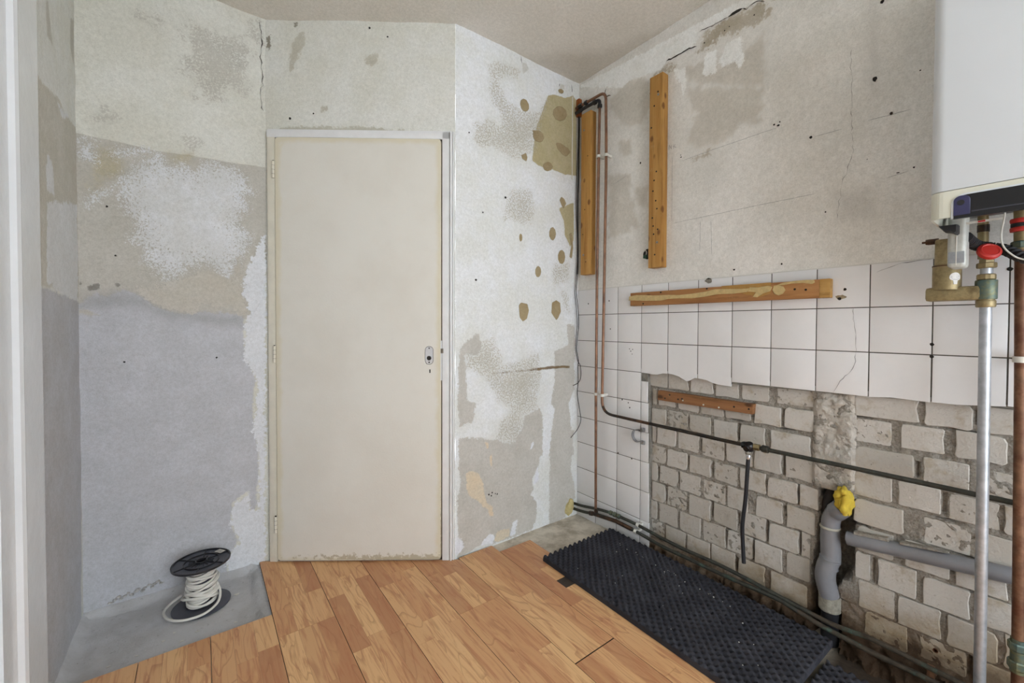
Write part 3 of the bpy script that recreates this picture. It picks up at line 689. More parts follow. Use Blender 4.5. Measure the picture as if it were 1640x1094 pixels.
# grout lies just below the tile faces
grout = MB()
grout.add([(XR + .0010, 1.784, .912), (XR + .0010, 1.784, 1.345), (XR + .0010, Y0W, 1.345), (XR + .0010, Y0W, .914)], [(0, 1, 2, 3)])
grout.add([(XR + .0010, 1.784, -.02), (XR + .0010, 1.784, .914), (XR + .0010, 1.3312, .914), (XR + .0010, 1.3312, -.02)], [(0, 1, 2, 3)])
grout.build('grout', m_grout, wall_right)
G = .0016
def tile_mesh(w, h):
    return MB().box((-.003, -w / 2, -h / 2), (.003, w / 2, h / 2), .0005).mesh('tile', m_tile)
TM = {}
def tile(y0, y1, z0, z1):
    w, h = y0 - y1 - 2 * G, z1 - z0 - 2 * G
    k = (round(w, 4), round(h, 4))
    if k not in TM: TM[k] = tile_mesh(w, h)
    put('tile', TM[k], wall_right, (XR + .003 + random.uniform(-.0003, .0003), (y0 + y1) / 2, (z0 + z1) / 2))
BROKEN = {  # lower edges of the four tiles whose corners were knocked off, and cut ones further along
    (3,): [(1.331, .893), (1.30, .892), (1.262, .889), (1.235, .8905), (1.205, .900), (1.18, .901)],
    (4,): [(1.178, .902), (1.15, .900), (1.12, .893), (1.09, .879), (1.078, .874), (1.060, .882), (1.04, .894), (1.027, .894)],
    (5,): [(1.025, .894), (1.01, .893), (.985, .890), (.955, .880), (.93, .876), (.875, .874)]}
for ci in range(len(YC) - 1):
    y0, y1 = YC[ci], YC[ci + 1]
    if y0 < Y0W: break
    y1 = max(y1, Y0W)
    if y0 - y1 < .02: break
    tile(y0, y1, ZL[0], 1.345)
    tile(y0, y1, ZL[1], ZL[0])
    if (ci,) in BROKEN:
        P = [(y0 - G, ZL[1] - G)] + [(min(max(u, y1 + G), y0 - G), w) for u, w in BROKEN[(ci,)]] + [(y1 + G, ZL[1] - G)]
        MB().prism(P, fn_right, -.006, 0, .0008).build('tile', m_tile, wall_right)
    elif ci in (9, 10, 11, 12):
        zz = {9: (.893, .897), 10: (.898, .908), 11: (.909, .912), 12: (.912, .912)}[ci]
        P = [(y0 - G, ZL[1] - G), (y0 - G, zz[0]), ((y0 + y1) / 2 + .02, zz[0] + (.006 if ci == 9 else .0)), (y1 + G, zz[1]), (y1 + G, ZL[1] - G)]
        MB().prism(P, fn_right, -.006, 0, .0008).build('tile', m_tile, wall_right)
    else:
        tile(y0, y1, ZL[2], ZL[1])
zr = ZL[2:] + [-.012]
for j in range(len(zr) - 1):
    for y0, y1 in ((YC[0], YC[1]), (YC[1], YC[2]), (YC[2], YC[3])): tile(y0, y1, zr[j + 1], zr[j])
    # narrow cut tiles beside the bare bricks
    e = 1.290 - .003 * j
    if zr[j + 1] < 0: tile(YC[3], e, zr[j + 1], zr[j])
    elif j == 0: tile(YC[3], e, zr[j + 1], zr[j] - .043)
    else: tile(YC[3], e, zr[j + 1], zr[j])

# painted plaster above the tiles
plaster = layer_grid('plaster', fn_right, Y0W, YB + .004, 1.3435, ZC + .03, RIGHT, m_right, wall_right, rough_amp=.0016, kind=None)
lip = MB().box((XR - .0012, Y0W, 1.3425), (XR + .01, YB, 1.3465)); lip.build('plaster_edge', m_plainwall, wall_right)

m_crack = plain('crack_shadow', L(46, 42, 38), .95, var=.2)
m_pencil = plain('pencil', L(136, 135, 136), .9, var=.2)
m_hole = plain('drill_hole', L(38, 34, 31), .95, var=.3)  # flat dark discs; the darkness inside each hole is coloured in
def ribbon(name, pts, w, mat, fn, parent, d=.0022, jag=0.0):
    P = []
    for i in range(len(pts) - 1):
        n_ = max(2, int(math.dist(pts[i], pts[i + 1]) / .012))
        for k in range(n_):
            t = k / n_; P.append((pts[i][0] + (pts[i + 1][0] - pts[i][0]) * t, pts[i][1] + (pts[i + 1][1] - pts[i][1]) * t))
    P.append(pts[-1]); vs = []; 
    for i, p in enumerate(P):
        q = P[min(i + 1, len(P) - 1)]; r_ = P[max(i - 1, 0)]
        tx, ty = q[0] - r_[0], q[1] - r_[1]; l = math.hypot(tx, ty); nx_, ny_ = -ty / l, tx / l
        j1 = jag * nz(p[0], p[1], .3, 60, 3); ww = w * (1 + 2.2 * jag / max(w, 1e-6) * .25 * nz(p[0], p[1], .9, 90, 3)) / 2
        ww = max(ww, w * .15) * (1 if 0 < i < len(P) - 1 else .2)
        vs += [fn(p[0] + nx_ * (j1 + ww), p[1] + ny_ * (j1 + ww), d), fn(p[0] + nx_ * (j1 - ww), p[1] + ny_ * (j1 - ww), d)]
    fs = [(2 * i, 2 * i + 1, 2 * i + 3, 2 * i + 2) for i in range(len(P) - 1)]
    return MB().add(vs, fs).build(name, mat, parent)
def blot(name, u, w, r, mat, fn, parent, d=.0022, sy=1.0, n=10, seed=0, th=.0006):
    r_ = random.Random(seed + int(u * 1000)); P = [(u + r * math.cos(2 * math.pi * i / n) * r_.uniform(.75, 1.2), w + sy * r * math.sin(2 * math.pi * i / n) * r_.uniform(.75, 1.2)) for i in range(n)]
    return MB().prism(P, fn, d - th, d).build(name, mat, parent)
ribbon('crack', [(1.202, 2.415), (1.137, 2.411), (1.084, 2.412), (1.046, 2.408)], .006, m_crack, fn_right, wall_right, jag=.006)
ribbon('crack', [(1.034, 2.464), (.962, 2.455), (.905, 2.455)], .0025, m_crack, fn_right, wall_right, jag=.005)
ribbon('crack', [(.905, 2.455), (.87, 2.456), (.847, 2.454)], .012, m_crack, fn_right, wall_right, jag=.004)
ribbon('crack', [(.847, 2.454), (.83, 2.44), (.79, 2.452), (.76, 2.43)], .0022, m_crack, fn_right, wall_right, jag=.006)
ribbon('crack', [(.481, 2.093), (.476, 1.973), (.473, 1.846), (.469, 1.743), (.497, 1.64), (.512, 1.515)], .0008, plain('faint_crack', L(164, 160, 154), .9), fn_right, wall_right, jag=.006)
for pts in ([(1.155, 1.625), (.812, 1.624), (.694, 1.623)], [(.716, 1.623), (.579, 1.621)], [(1.164, 1.947), (1.163, 1.636)], [(1.12, 1.908), (.944, 1.911), (.704, 1.911)], [(.581, 1.831), (.5, 1.828)], [(.43, 1.83), (.322, 1.824)], [(.38, 1.622), (.325, 1.63)], [(1.02, 1.61), (1.02, 1.47)], [(.97, 1.60), (.965, 1.45)], [(1.52, 1.906), (1.43, 1.93)]):
    ribbon('pencil_line', pts, .0011, m_pencil, fn_right, wall_right, jag=.001)
# the pencilled letters N K beside the tall batten
for pts in ([(1.182, 1.978), (1.181, 2.006)], [(1.181, 2.006), (1.168, 1.980)], [(1.168, 1.980), (1.167, 2.004)], [(1.158, 1.977), (1.157, 2.002)], [(1.145, 2.000), (1.157, 1.990)], [(1.157, 1.990), (1.142, 1.980)]):
    ribbon('pencil_letter', pts, .0022, m_pencil, fn_right, wall_right)
for u, w, r_, s_ in ((.595, 1.833, .0065, 1.2), (.37, 1.83, .0065, 1), (.414, 1.962, .008, 1.5), (.546, 1.547, .004, 1), (.72, 1.927, .005, 1), (.705, 1.918, .008, .6), (.70, 1.93, .004, 1), (1.118, 1.927, .006, .6), (1.12, 1.937, .004, .7), (.867, 1.373, .006, .9), (.686, 1.376, .004, 1.4), (.399, 2.208, .008, 1.2), (.303, 1.937, .003, 1), (.313, 1.638, .004, 1), (.351, 1.632, .006, .4), (1.29, 2.30, .005, 1), (.92, 2.404, .004, 1), (.9, 2.41, .003, 1), (.8, 2.40, .004, 1), (1.01, 2.40, .004, 1.2), (.43, 1.70, .002, 1), (.41, 1.96, .003, 1), (1.345, 1.97, .006, 1.3)):
    blot('drill_hole', u, w, r_ * .72, m_hole, fn_right, wall_right, sy=s_)
# flat dark ribbon drawn as the shadow under a paint curl, ceiling corner
ribbon('peel_shadow_ribbon', [(1.575, 2.452), (1.585, 2.43), (1.57, 2.405), (1.54, 2.40)], .006, plain('peel_shadow', L(96, 92, 76), .9), fn_right, wall_right, jag=.004)
# marks in the tiles
for u, w, r_ in ((1.70, 1.262, .004), (1.545, 1.272, .004), (1.535, 1.116, .0035), (1.405, 1.012, .003), (1.385, 1.010, .003), (1.397, 1.0, .003), (1.388, .985, .0025), (1.475, .44, .004), (1.385, .432, .004), (.528, 1.258, .005), (.485, 1.263, .005), (.50, 1.231, .006), (1.40, .70, .004), (1.45, .735, .004), (1.41, .725, .0035), (.2636, 1.078, .005), (.2636, 1.04, .005), (.111, 1.295, .006)):
    blot('screw_hole', u, w, r_, m_hole, fn_right, wall_right, d=.0006, th=.0004)
ribbon('hairline_crack', [(.462, 1.2), (.455, 1.118), (.451, 1.053), (.457, .987), (.495, .94), (.513, .898)], .0011, m_pencil, fn_right, wall_right, d=.0006, jag=.004)
ribbon('hairline_crack', [(.40, 1.315), (.35, 1.335), (.30, 1.342), (.26, 1.343)], .0014, m_pencil, fn_right, wall_right, d=.0006, jag=.003)
m_chip = plain('tile_chip', L(120, 116, 106), .95, var=.4, scale=120)
blot('tile_chip', .978, 1.336, .016, m_chip, fn_right, wall_right, d=.0012, sy=.7, n=13)
blot('tile_chip', .497, 1.237, .016, plain('tile_chip_warm', L(150, 136, 112), .95, var=.3, scale=100), fn_right, wall_right, d=.0005, sy=.5, n=13)

# marks on the other walls
ribbon('crack', [(.232, 2.55), (.240, 2.48), (.236, 2.40), (.243, 2.30), (.233, 2.22), (.246, 2.14)], .0022, m_crack, fn_alcove, wall_alcove, d=.004, jag=.008)
for pts in ([(1.38, 2.565), (1.385, 2.53)], [(1.655, 2.5), (1.66, 2.52)], [(1.756, 2.545), (1.757, 2.50)]): ribbon('crack', pts, .004, m_crack, fn_back, wall_back, jag=.003)
for u, w, r_ in ((-.272, 1.408, .003), (.056, .985, .004), (-.25, .98, .004), (-.295, 1.60, .004), (-.18, 1.95, .0)):
    if r_: blot('pit', u, w, r_, m_hole if r_ < .005 else plain('pit_%d' % int(r_ * 1000), L(98, 94, 88), .95), fn_alcove, wall_alcove, d=.0035)
for u, w, r_ in ((1.28, 1.80, .006), (1.14, 1.70, .004), (1.10, 1.36, .006), (1.18, .265, .005), (1.20, .27, .004), (1.195, .255, .004), (1.22, .26, .003), (1.232, .255, .004), (1.06, 2.075, .004)):
    blot('pit', u, w, r_, m_hole, fn_back, wall_back, d=.003)
for u, w, r_ in ((.435, 2.54, .005), (.17, 2.135, .004), (.06, 2.11, .006), (.52, 2.5, .004)):
    blot('pit', u, w, r_, m_hole, fn_door, wall_door, d=.003)
# rough broken seam where the alcove floor meets the wall
seam = MB()
for i in range(16):
    x = -.30 + i * .0105 + random.uniform(-.003, .003); w = .010 + (i % 3) * .006 + i * .0016
    seam.prism([(x + .009 * math.cos(a) * random.uniform(.6, 1.2), w + .006 * math.sin(a) * random.uniform(.5, 1.2)) for a in np.linspace(0, 2 * math.pi, 7)[:-1]], fn_alcove, -.003, .006 + random.uniform(0, .008), .003)
seam.build('broken_plaster', plain('broken_plaster', L(188, 186, 182), .95, var=.4, scale=70, bump=.003), wall_alcove)

# ------------------------------------------------------------------ door in the slanting wall
door = empty('door_1', DO, DANG); door['kind'] = 'structure'
def dpart(mb, name, mat, parent=door):
    me = mb.mesh(name, mat); 
    if any(mb.sm): me.set_sharp_from_angle(angle=math.radians(35))
    o = bpy.data.objects.new(name, me); COL.objects.link(o); o.parent = parent; return o
DW, DZ0, DZ1 = .7765, .008, 2.012
# leaf: slab with rounded corners, gridded so that the worn edge band follows it
def rrect(x0, x1, z0, z1, r, n=5):
    P = []
    for cx, cz, a in ((x1 - r, z0 + r, -90), (x1 - r, z1 - r, 0), (x0 + r, z1 - r, 90), (x0 + r, z0 + r, 180)):
        for k in range(n + 1): t = math.radians(a + 90 * k / n); P.append((cx + r * math.cos(t), cz + r * math.sin(t)))
    return P
leaf = MB(); nu_, nw_ = 40, 90
R0 = rrect(0, DW, DZ0, DZ1, .016)
leaf.prism(R0, lambda u, w, d: (u, -d, w), -.013, -.0005)
gu, gw = np.meshgrid(np.linspace(.004, DW - .004, nu_), np.linspace(DZ0 + .004, DZ1 - .004, nw_))
gl = MB().add([(a, 0, b) for a, b in zip(gu.ravel(), gw.ravel())], [(j * nu_ + i, j * nu_ + i + 1, (j + 1) * nu_ + i + 1, (j + 1) * nu_ + i) for j in range(nw_ - 1) for i in range(nu_ - 1)])
lo = dpart(leaf, 'door_leaf', m_door)
face = dpart(gl, 'leaf_face', m_door, lo)
for me, vs in ((face.data, face.data.vertices), (lo.data, lo.data.vertices)):
    at = me.attributes.new('edge', 'FLOAT', 'POINT'); at.data.foreach_set('value', [max(min(v.co.x, DW - v.co.x, v.co.z - DZ0 + .01, DZ1 - v.co.z), .0) for v in vs])
    at = me.attributes.new('scuff', 'FLOAT', 'POINT'); at.data.foreach_set('value', [.045 - max((v.co.z - DZ0) * 1.6, (DW * .55 - v.co.x) * .16) if v.co.z < .3 else -.2 for v in vs])
fr = MB()
fr.box((-.040, .006, -.028), (-.004, .034, 2.046), .003)
fr.box((DW + .006, .006, 0), (DW + .037, .034, 2.046), .003)
fr.box((-.040, .006, 2.016), (DW + .037, .034, 2.046), .003)
fro = dpart(fr, 'door_frame', m_frame)
fr.__init__()
fr.box((DW + .0045, .0045, 0), (DW + .0385, .02, 2.0475), .002); fr.box((-.0405, .0045, 2.0145), (DW + .0385, .02, 2.0475), .002)
dpart(fr, 'frame_facing', m_frame_w)
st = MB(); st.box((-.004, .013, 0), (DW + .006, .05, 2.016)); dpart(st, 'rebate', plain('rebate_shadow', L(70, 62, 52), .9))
mo = MB(); mo.box((DW + .041, -.002, 0), (DW + .053, .026, 2.05), .004); mo.box((DW + .054, .004, 0), (DW + .0625, .026, 2.05), .004)
dpart(mo, 'cover_moulding', m_frame_w)
mo2 = MB(); mo2.box((-.042, .014, 2.047), (DW + .0625, .026, 2.056), .002); dpart(mo2, 'head_moulding', m_frame_w)
for z in (1.862, .995, .182):
    h = MB()
    h.lathe([(.0062, 0), (.0066, .002), (.0066, .076), (.0062, .078)], (-.008, .0, z - .04), seg=14)
    h.box((-.012, .001, z - .039), (-.002, .006, z + .039), .001)
    ho = dpart(h, 'hinge', m_frame)
    g = MB()
    for k in (0, 1, 2): g.lathe([(.0069, 0), (.0069, .0012)], (-.008, 0, z - .022 + k * .02), seg=12)
    dpart(g, 'knuckle_gap', plain('hinge_gap_%d' % int(z * 10), L(128, 118, 98), .7), ho)
    dpart(MB().lathe([(.004, 0), (.003, .004)], (-.008, 0, z + .038), seg=10), 'hinge_pin', m_hole, ho)
m_plate = plain('lock_plate_metal', L(196, 196, 198, 1.1), .35, .1, var=.06, scale=60)
m_dark = plain('dark_metal', L(52, 48, 44), .5, .4, var=.2)
lp = MB(); lp.prism(rrect(.702, .7385, .948, 1.032, .0175, 6), lambda u, w, d: (u, -d, w), 0, .004, .0012)
lpo = dpart(lp, 'lock_plate', m_plate)
dpart(MB().prism(rrect(.7005, .740, .9465, 1.0335, .019, 6), lambda u, w, d: (u, -d, w), 0, .0012), 'plate_gap', m_dark, lpo)
def disc(x, z, r, y0, y1, name, mat, par, seg=18): return dpart(MB().lathe([(r, y0), (r, y1)], (x, 0, z), (0, -1, 0), seg), name, mat, par)
disc(.7205, 1.024, .0032, .003, .0044, 'screw_hole', m_hole, lpo); disc(.7205, .957, .0036, .003, .0044, 'screw_hole', m_hole, lpo)
rg = MB().lathe([(.0105, .003), (.0108, .0062), (.0075, .0066), (.007, .0045)], (.7205, 0, .977), (0, -1, 0), 20); dpart(rg, 'spindle_bush', m_dark, lpo)
disc(.7215, .978, .0045, .003, .0052, 'spindle_hole', m_hole, lpo)
kh = MB().lathe([(.0032, 0), (.0032, .0008)], (.7235, 0, .920), (0, -1, 0), 12); kh.box((.7208, -.0008, .906), (.7262, 0, .919)); dpart(kh, 'keyhole', m_hole)
dpart(MB().box((DW - .002, -.001, 1.0), (DW + .010, .008, 1.022), .001), 'latch', plain('latch_metal', L(120, 112, 100), .4, .5))
dpart(MB().box((DW - .003, .0, .87), (DW + .0035, .006, 1.06), .0008), 'latch_strip', m_frame_w)

# ------------------------------------------------------------------ second doorway at the near end of the side wall
d2 = empty('door_2', (XL, 1.70, 0)); d2['kind'] = 'structure'
def prof(name, pts, z0, z1, mat=m_gloss):
    MB().prism(pts, lambda u, w, d: (XL + w, u, d), z0, z1).build(name, mat, d2)
c = MB()
P = [(1.715, -.002), (1.715, .020), (1.708, .026), (1.56, .026), (1.545, .024), (1.532, .032), (1.520, .034), (1.508, .030), (1.50, .020), (1.42, .018), (1.42, -.002)]
c.prism(P, lambda u, w, d: (XL + w, u, d), -.03, 2.045); c.build('door_casing', m_gloss, d2)
MB().box((XL - .0, .72, -.01), (XL + .012, 1.43, 2.0), .003).build('door_leaf', m_gloss, d2)
c = MB(); c.box((XL, .60, 2.0), (XL + .0255, 1.7145, 2.0445), .003); c.box((XL, .60, -.01), (XL + .0255, .71, 2.0445), .003); c.build('far_casing', m_gloss, d2)
MB().lathe([(.010, 0), (.010, .05)], (XL + .01, .79, 1.04), (1, 0, 0), 14).tube([(XL + .055, .79, 1.04), (XL + .055, .90, 1.04)], .009, 10).build('door_handle', m_plate, d2)
# ================================================================== things
def mk_wood(name, axis, a, b, knot):
    t = NT(name); sc = [26, 26, 26]; sc[axis] = 1.6
    v = t.objco(tuple(sc)); v2 = t.objco((1, 1, 1))
    g = t.noise(1.0, 7, .6, v, .8); lines = t.noise(3.2, 4, .6, v, .3)
    c = t.mix(t.smooth(g, .3, .7), a, b)
    c = t.mix(t.math('MULTIPLY', t.smooth(lines, .52, .66), .45), c, tuple(x * .55 for x in b[:3]) + (1,))
    sc2 = [15, 15, 15]; sc2[axis] = 9
    vo = t.node('ShaderNodeTexVoronoi'); vo.inputs['Scale'].default_value = 1.0; t.link(t.objco(tuple(sc2)), vo.inputs['Vector'])
    c = t.mix(t.math('MULTIPLY', t.smooth(vo.outputs['Distance'], .20, .10), .85), c, knot)
    c = t.mix(t.math('MULTIPLY', t.smooth(t.noise(24, 6, .7, v2), .58, .75), .25), c, L(200, 178, 130))
    t.bump(t.math('ADD', g, lines), .0012)
    return t.done(c, .6, 0, .3)
m_pine_v = mk_wood('aged_pine_upright', 2, L(190, 146, 82), L(170, 122, 62), L(104, 64, 34))
m_pine_h = mk_wood('aged_pine_level', 1, L(176, 128, 80), L(150, 102, 60), L(90, 56, 34))
m_pine_d = mk_wood('dark_pine_level', 1, L(152, 108, 72), L(124, 84, 52), L(66, 42, 28))
m_glue = plain('dried_glue', L(196, 172, 120), .75, var=.15, scale=60, bump=.001)
m_screw = plain('screw_steel', L(150, 148, 140), .4, .7, var=.2)
m_cu = plain('copper', L(140, 104, 82), .40, .6, var=.2, scale=26, dirt=L(106, 78, 64), dirt_amt=.42)
m_cu_dark = plain('tarnished_copper', L(96, 70, 52), .42, .65, var=.3, scale=30, dirt=L(52, 46, 42), dirt_amt=.5)
m_patina = plain('patina_copper', L(58, 58, 52), .6, .3, var=.35, scale=40, dirt=L(78, 98, 88), dirt_amt=.34)
m_patina2 = plain('crusted_patina_copper', L(68, 60, 50), .75, .2, var=.4, scale=34, dirt=L(82, 112, 100), dirt_amt=.36, bump=.001)
m_pvc = plain('grey_pvc', L(130, 131, 136), .28, var=.1, scale=14, dirt=L(104, 96, 88), dirt_amt=.28, spec=.5)
m_galv = plain('galvanised_steel', L(176, 180, 186), .34, .55, var=.2, scale=40, dirt=L(140, 132, 120), dirt_amt=.25)
m_brass = plain('aged_brass', L(150, 134, 98), .45, .55, var=.25, scale=50, dirt=L(108, 92, 62), dirt_amt=.40)
m_brass_g = plain('verdigris_brass', L(120, 118, 84), .5, .5, var=.3, scale=60, dirt=L(84, 104, 100), dirt_amt=.5)
m_rust = plain('rusted_pipe', L(120, 88, 66), .55, .35, var=.35, scale=36, dirt=L(92, 54, 36), dirt_amt=.48)
m_red = plain('red_plastic', L(196, 52, 44), .45, var=.08)
m_black = plain('black_rubber', L(34, 34, 38), .55, var=.15, spec=.4)
m_blackgl = plain('black_gloss', L(14, 14, 20), .30, var=.1, spec=.5)
m_clip = plain('white_clip', L(206, 204, 196, 1.1), .5, var=.06)
m_gasket = plain('pale_gasket', L(176, 172, 160), .6)

# ---- wooden battens
def nails(par, pts, fnp, r=.0035):
    for p in pts: 
        mb = MB().lathe([(r, 0), (r, .0012)], fnp(*p), (-1, 0, 0), 10); mb.build('nail_hole', m_hole, par)
def screw(par, y, z, x, r=.006):
    s_ = MB().lathe([(r, -.001), (r * .95, .0016), (r * .5, .0024)], (x, y, z), (-1, 0, 0), 14).build('screw', m_screw, par)
    MB().box((x - .0027, y - r * .6, z - .0007), (x - .002, y + r * .6, z + .0007)).build('slot', m_hole, s_)
def batten(label, y0, y1, z0, z1, t_, mat, base=0.0, bev=.003, taper=0):
    o = empty('wooden_batten', (XR - base, (y0 + y1) / 2, z0))
    mb = MB().box((XR - base - t_, y0, z0), (XR - base, y1, z1), bev)
    mb.build('timber', mat, o)
    return tag(o, label, 'batten', 'old wooden battens left on the tiled wall')
b1 = batten('upright pine batten in the room corner behind the two copper pipes', 1.648, 1.722, 1.428, 2.352, .045, m_pine_v)
for z in (2.255, 1.541): screw(b1, 1.70, z, XR - .045)
nails(b1, [(1.69, 1.80), (1.67, 2.10), (1.705, 1.66), (1.68, 1.50)], lambda y, z: (XR - .045, y, z), .003)
b2 = batten('tall free-standing upright pine batten ending above the horizontal one', 1.190, 1.262, 1.418, 2.345, .046, m_pine_v)
for z in (2.246, 1.538): screw(b2, 1.213, z, XR - .046)
nails(b2, [(1.235, 2.20), (1.215, 2.26), (1.25, 2.1), (1.22, 1.88), (1.232, 1.84), (1.238, 1.79), (1.222, 1.74), (1.215, 1.70), (1.24, 1.66), (1.235, 1.62), (1.21, 1.60), (1.225, 1.48), (1.232, 1.58)], lambda y, z: (XR - .046, y, z), .004)
b3 = batten('horizontal pine batten smeared with dried glue across the white tiles', .520, 1.380, 1.236, 1.303, .030, m_pine_h)
MB().box((XR - .0312, .5195, 1.2355), (XR - .001, .552, 1.3035), .003).build('pale_end_block', mk_wood('pale_pine_block', 1, L(192, 152, 90), L(176, 134, 74), L(130, 92, 50)), b3)
fb3 = lambda u, w, d=0.0: (XR - .030 - d, u, w)
gl = MB()
for P in ([(1.388, 1.265), (1.385, 1.285), (1.34, 1.291), (1.28, 1.287), (1.24, 1.283), (1.16, 1.281), (1.10, 1.278), (1.03, 1.281), (.97, 1.286), (.93, 1.292), (.88, 1.291), (.82, 1.287), (.79, 1.286), (.80, 1.272), (.85, 1.268), (.92, 1.270), (.98, 1.262), (1.04, 1.258), (1.10, 1.262), (1.16, 1.262), (1.20, 1.255), (1.26, 1.258), (1.32, 1.260)],
          [(.79, 1.292), (.76, 1.289), (.72, 1.292), (.706, 1.286), (.715, 1.270), (.74, 1.262), (.76, 1.248), (.78, 1.25), (.765, 1.268), (.80, 1.275)],
          [(.708, 1.275), (.700, 1.290), (.685, 1.292), (.668, 1.286), (.662, 1.272), (.668, 1.258), (.685, 1.252), (.70, 1.258)],
          [(.69, 1.292), (.67, 1.300), (.63, 1.3035), (.59, 1.304), (.57, 1.302), (.566, 1.292), (.575, 1.287), (.60, 1.294), (.64, 1.295), (.67, 1.291)]):
    P = [(u + random.uniform(-.002, .002), w + random.uniform(-.001, .001)) for u, w in P]
    gl.prism(P, fb3, -.001, .0035, .003)
gl.build('glue_smear', m_glue, b3)
MB().prism([(.905, 1.3045), (.80, 1.3045), (.712, 1.3045), (.712, 1.262), (.75, 1.25), (.80, 1.262), (.905, 1.29)], fb3, -.001, .0008).build('paper_patch', plain('glued_paper', L(166, 126, 66), .8, var=.15), b3)
nails(b3, [(.63, 1.272), (.594, 1.268), (1.20, 1.296), (.97, 1.298), (1.0, 1.266), (1.30, 1.245)], lambda y, z: (XR - .030, y, z), .004)
b4 = empty('wooden_batten', (XBRICK, 1.0, .765))
vs = [(XR + .022, 1.232, .766), (XR + .022, .786, .770), (XR + .022, .783, .811), (XR + .022, 1.230, .814)]
t4 = MB(); t4.prism([(1.232, .766), (.786, .770), (.783, .811), (1.230, .814)], fn_right, -.026, .002, .0015); t4.build('timber', m_pine_d, b4)
tag(b4, 'short dark wooden strip nailed across the top brick courses', 'batten', 'old wooden battens left on the tiled wall')
nails(b4, [(1.19, .78), (1.12, .785), (1.10, .79), (.86, .79), (.80, .79), (1.165, .80)], lambda y, z: (XR - .002, y, z), .004)
for y, z in ((1.095, .783), (.995, .778), (.925, .777)):
    MB().lathe([(.004, 0), (.003, .003)], (XR - .002, y, z), (-1, 0, 0), 8).build('paint_spot', m_clip, b4)

# ---- copper pipes
def nut(mb, p, axis, r, l, seg=6):
    p = Vector(p); a = Vector(axis).normalized()
    mb.lathe([(r * .9, 0), (r, l * .15), (r, l * .85), (r * .9, l)], p - a * l / 2, axis, seg, True)
def nuts(par, name, mat, *specs):
    for sp_ in specs:
        e_ = MB(); nut(e_, *sp_); e_.build(name, mat, par)
PO = .040
pa = empty('copper_pipe', (XR - PO, 1.598, 0))
MB().tube([(XR - PO, 1.588, 2.335), (XR - PO, 1.592, 2.10), (XR - PO, 1.599, 1.4), (XR - PO, 1.601, .75), (XR - PO, 1.597, .105)], .0076, 14).build('pipe', m_cu, pa)
e = MB().tube(fillet([(XR - PO, 1.770, 2.381), (XR - PO, 1.70, 2.384), (XR - PO, 1.588, 2.384), (XR - PO, 1.588, 2.335)], .02), .009, 12)
e.build('black_elbow', m_black, pa)
e = MB(); nuts(pa, 'coupling', m_blackgl, ((XR - PO, 1.588, 2.348), (0, 0, 1), .0135, .020), ((XR - PO, 1.625, 2.384), (0, 1, 0), .0135, .022), ((XR - PO, 1.74, 2.382), (0, 1, 0), .012, .03))
tag(pa, 'thin vertical copper pipe from a black elbow down to the floor pipes', 'pipe')
pb = empty('copper_pipe', (XR - PO, 1.545, 0))
pts = fillet([(XR - PO, 1.770, 2.410), (XR - PO, 1.66, 2.409), (XR - PO, 1.545, 2.409), (XR - PO, 1.538, 2.07), (XR - PO, 1.546, 1.4), (XR - PO, 1.557, .651), (XR - PO, .79, .647)], [0, .04, .045, .3, .3, .075, 0])
i_b = [i for i, p in enumerate(pts) if p[2] < .70][0]
MB().tube(pts[:i_b + 1], .0076, 14).build('pipe', m_cu, pb)
MB().tube(pts[i_b:-1] + [(XR - PO, 1.25, .649)], .0076, 14).build('lower_bend', m_cu_dark, pb)
MB().tube([(XR - PO, 1.25, .649), (XR - PO, .79, .647)], .0077, 14).build('level_run', plain('sooty_copper', L(58, 50, 42), .5, .5, var=.3, scale=40, dirt=L(38, 34, 32), dirt_amt=.5), pb)
MB().tube([(XR - PO, .775, .648), (XR - PO, .4, .651), (XR - PO, .089, .652), (XR - PO, -.40, .655)], .0078, 14).build('green_run', m_patina, pb)
nuts(pb, 'coupling', m_blackgl, ((XR - PO, 1.735, 2.410), (0, 1, 0), .0125, .03), ((XR - PO, 1.69, 2.4095), (0, 1, 0), .0125, .022))
e = MB(); nut(e, (XR - PO, .797, .648), (0, 1, 0), .0145, .022); e.lathe([(.015, -.016), (.019, -.008), (.019, .008), (.015, .016)], (XR - PO - .004, .778, .645), (-.4, 0, 1), 14); nut(e, (XR - PO - .016, .782, .640), (-1, .2, -.2), .014, .014, 8)
e.build('tee_fitting', m_blackgl, pb)
e = MB(); nut(e, (XR - PO, .752, .649), (0, 1, 0), .0135, .026); e.build('brass_union', m_brass, pb)
e = MB(); nut(e, (XR - PO, .720, .649), (0, 1, 0), .0145, .024, 8); e.build('union_nut', m_patina, pb)
tag(pb, 'copper pipe bending at the corner to run level across the bricks', 'pipe')

# black hose hanging from the tee
ho = empty('drain_hose', (XR - PO, .785, .16))
hx = XR - PO - .004
MB().tube(spline([(hx, .781, .600), (hx, .785, .528), (hx + .004, .792, .423), (hx + .006, .803, .316), (hx + .004, .799, .23), (hx + .002, .794, .162)], 8), .0075, 12).build('rubber_tube', m_black, ho)
e = MB(); nut(e, (hx, .780, .622), (0, 0, 1), .0135, .016); e.lathe([(.010, -.01), (.010, .008)], (hx, .780, .638), (0, 0, 1), 14); e.build('hose_nut', m_screw, ho)
MB().lathe([(.0085, 0), (.0095, .003), (.0095, .018), (.0085, .02)], (hx, .7805, .594), (0, 0, 1), 16).build('ferrule', plain('bright_ferrule', L(200, 202, 206), .25, .8), ho)
tag(ho, 'black rubber hose dangling from the tee over the bricks', 'hose')

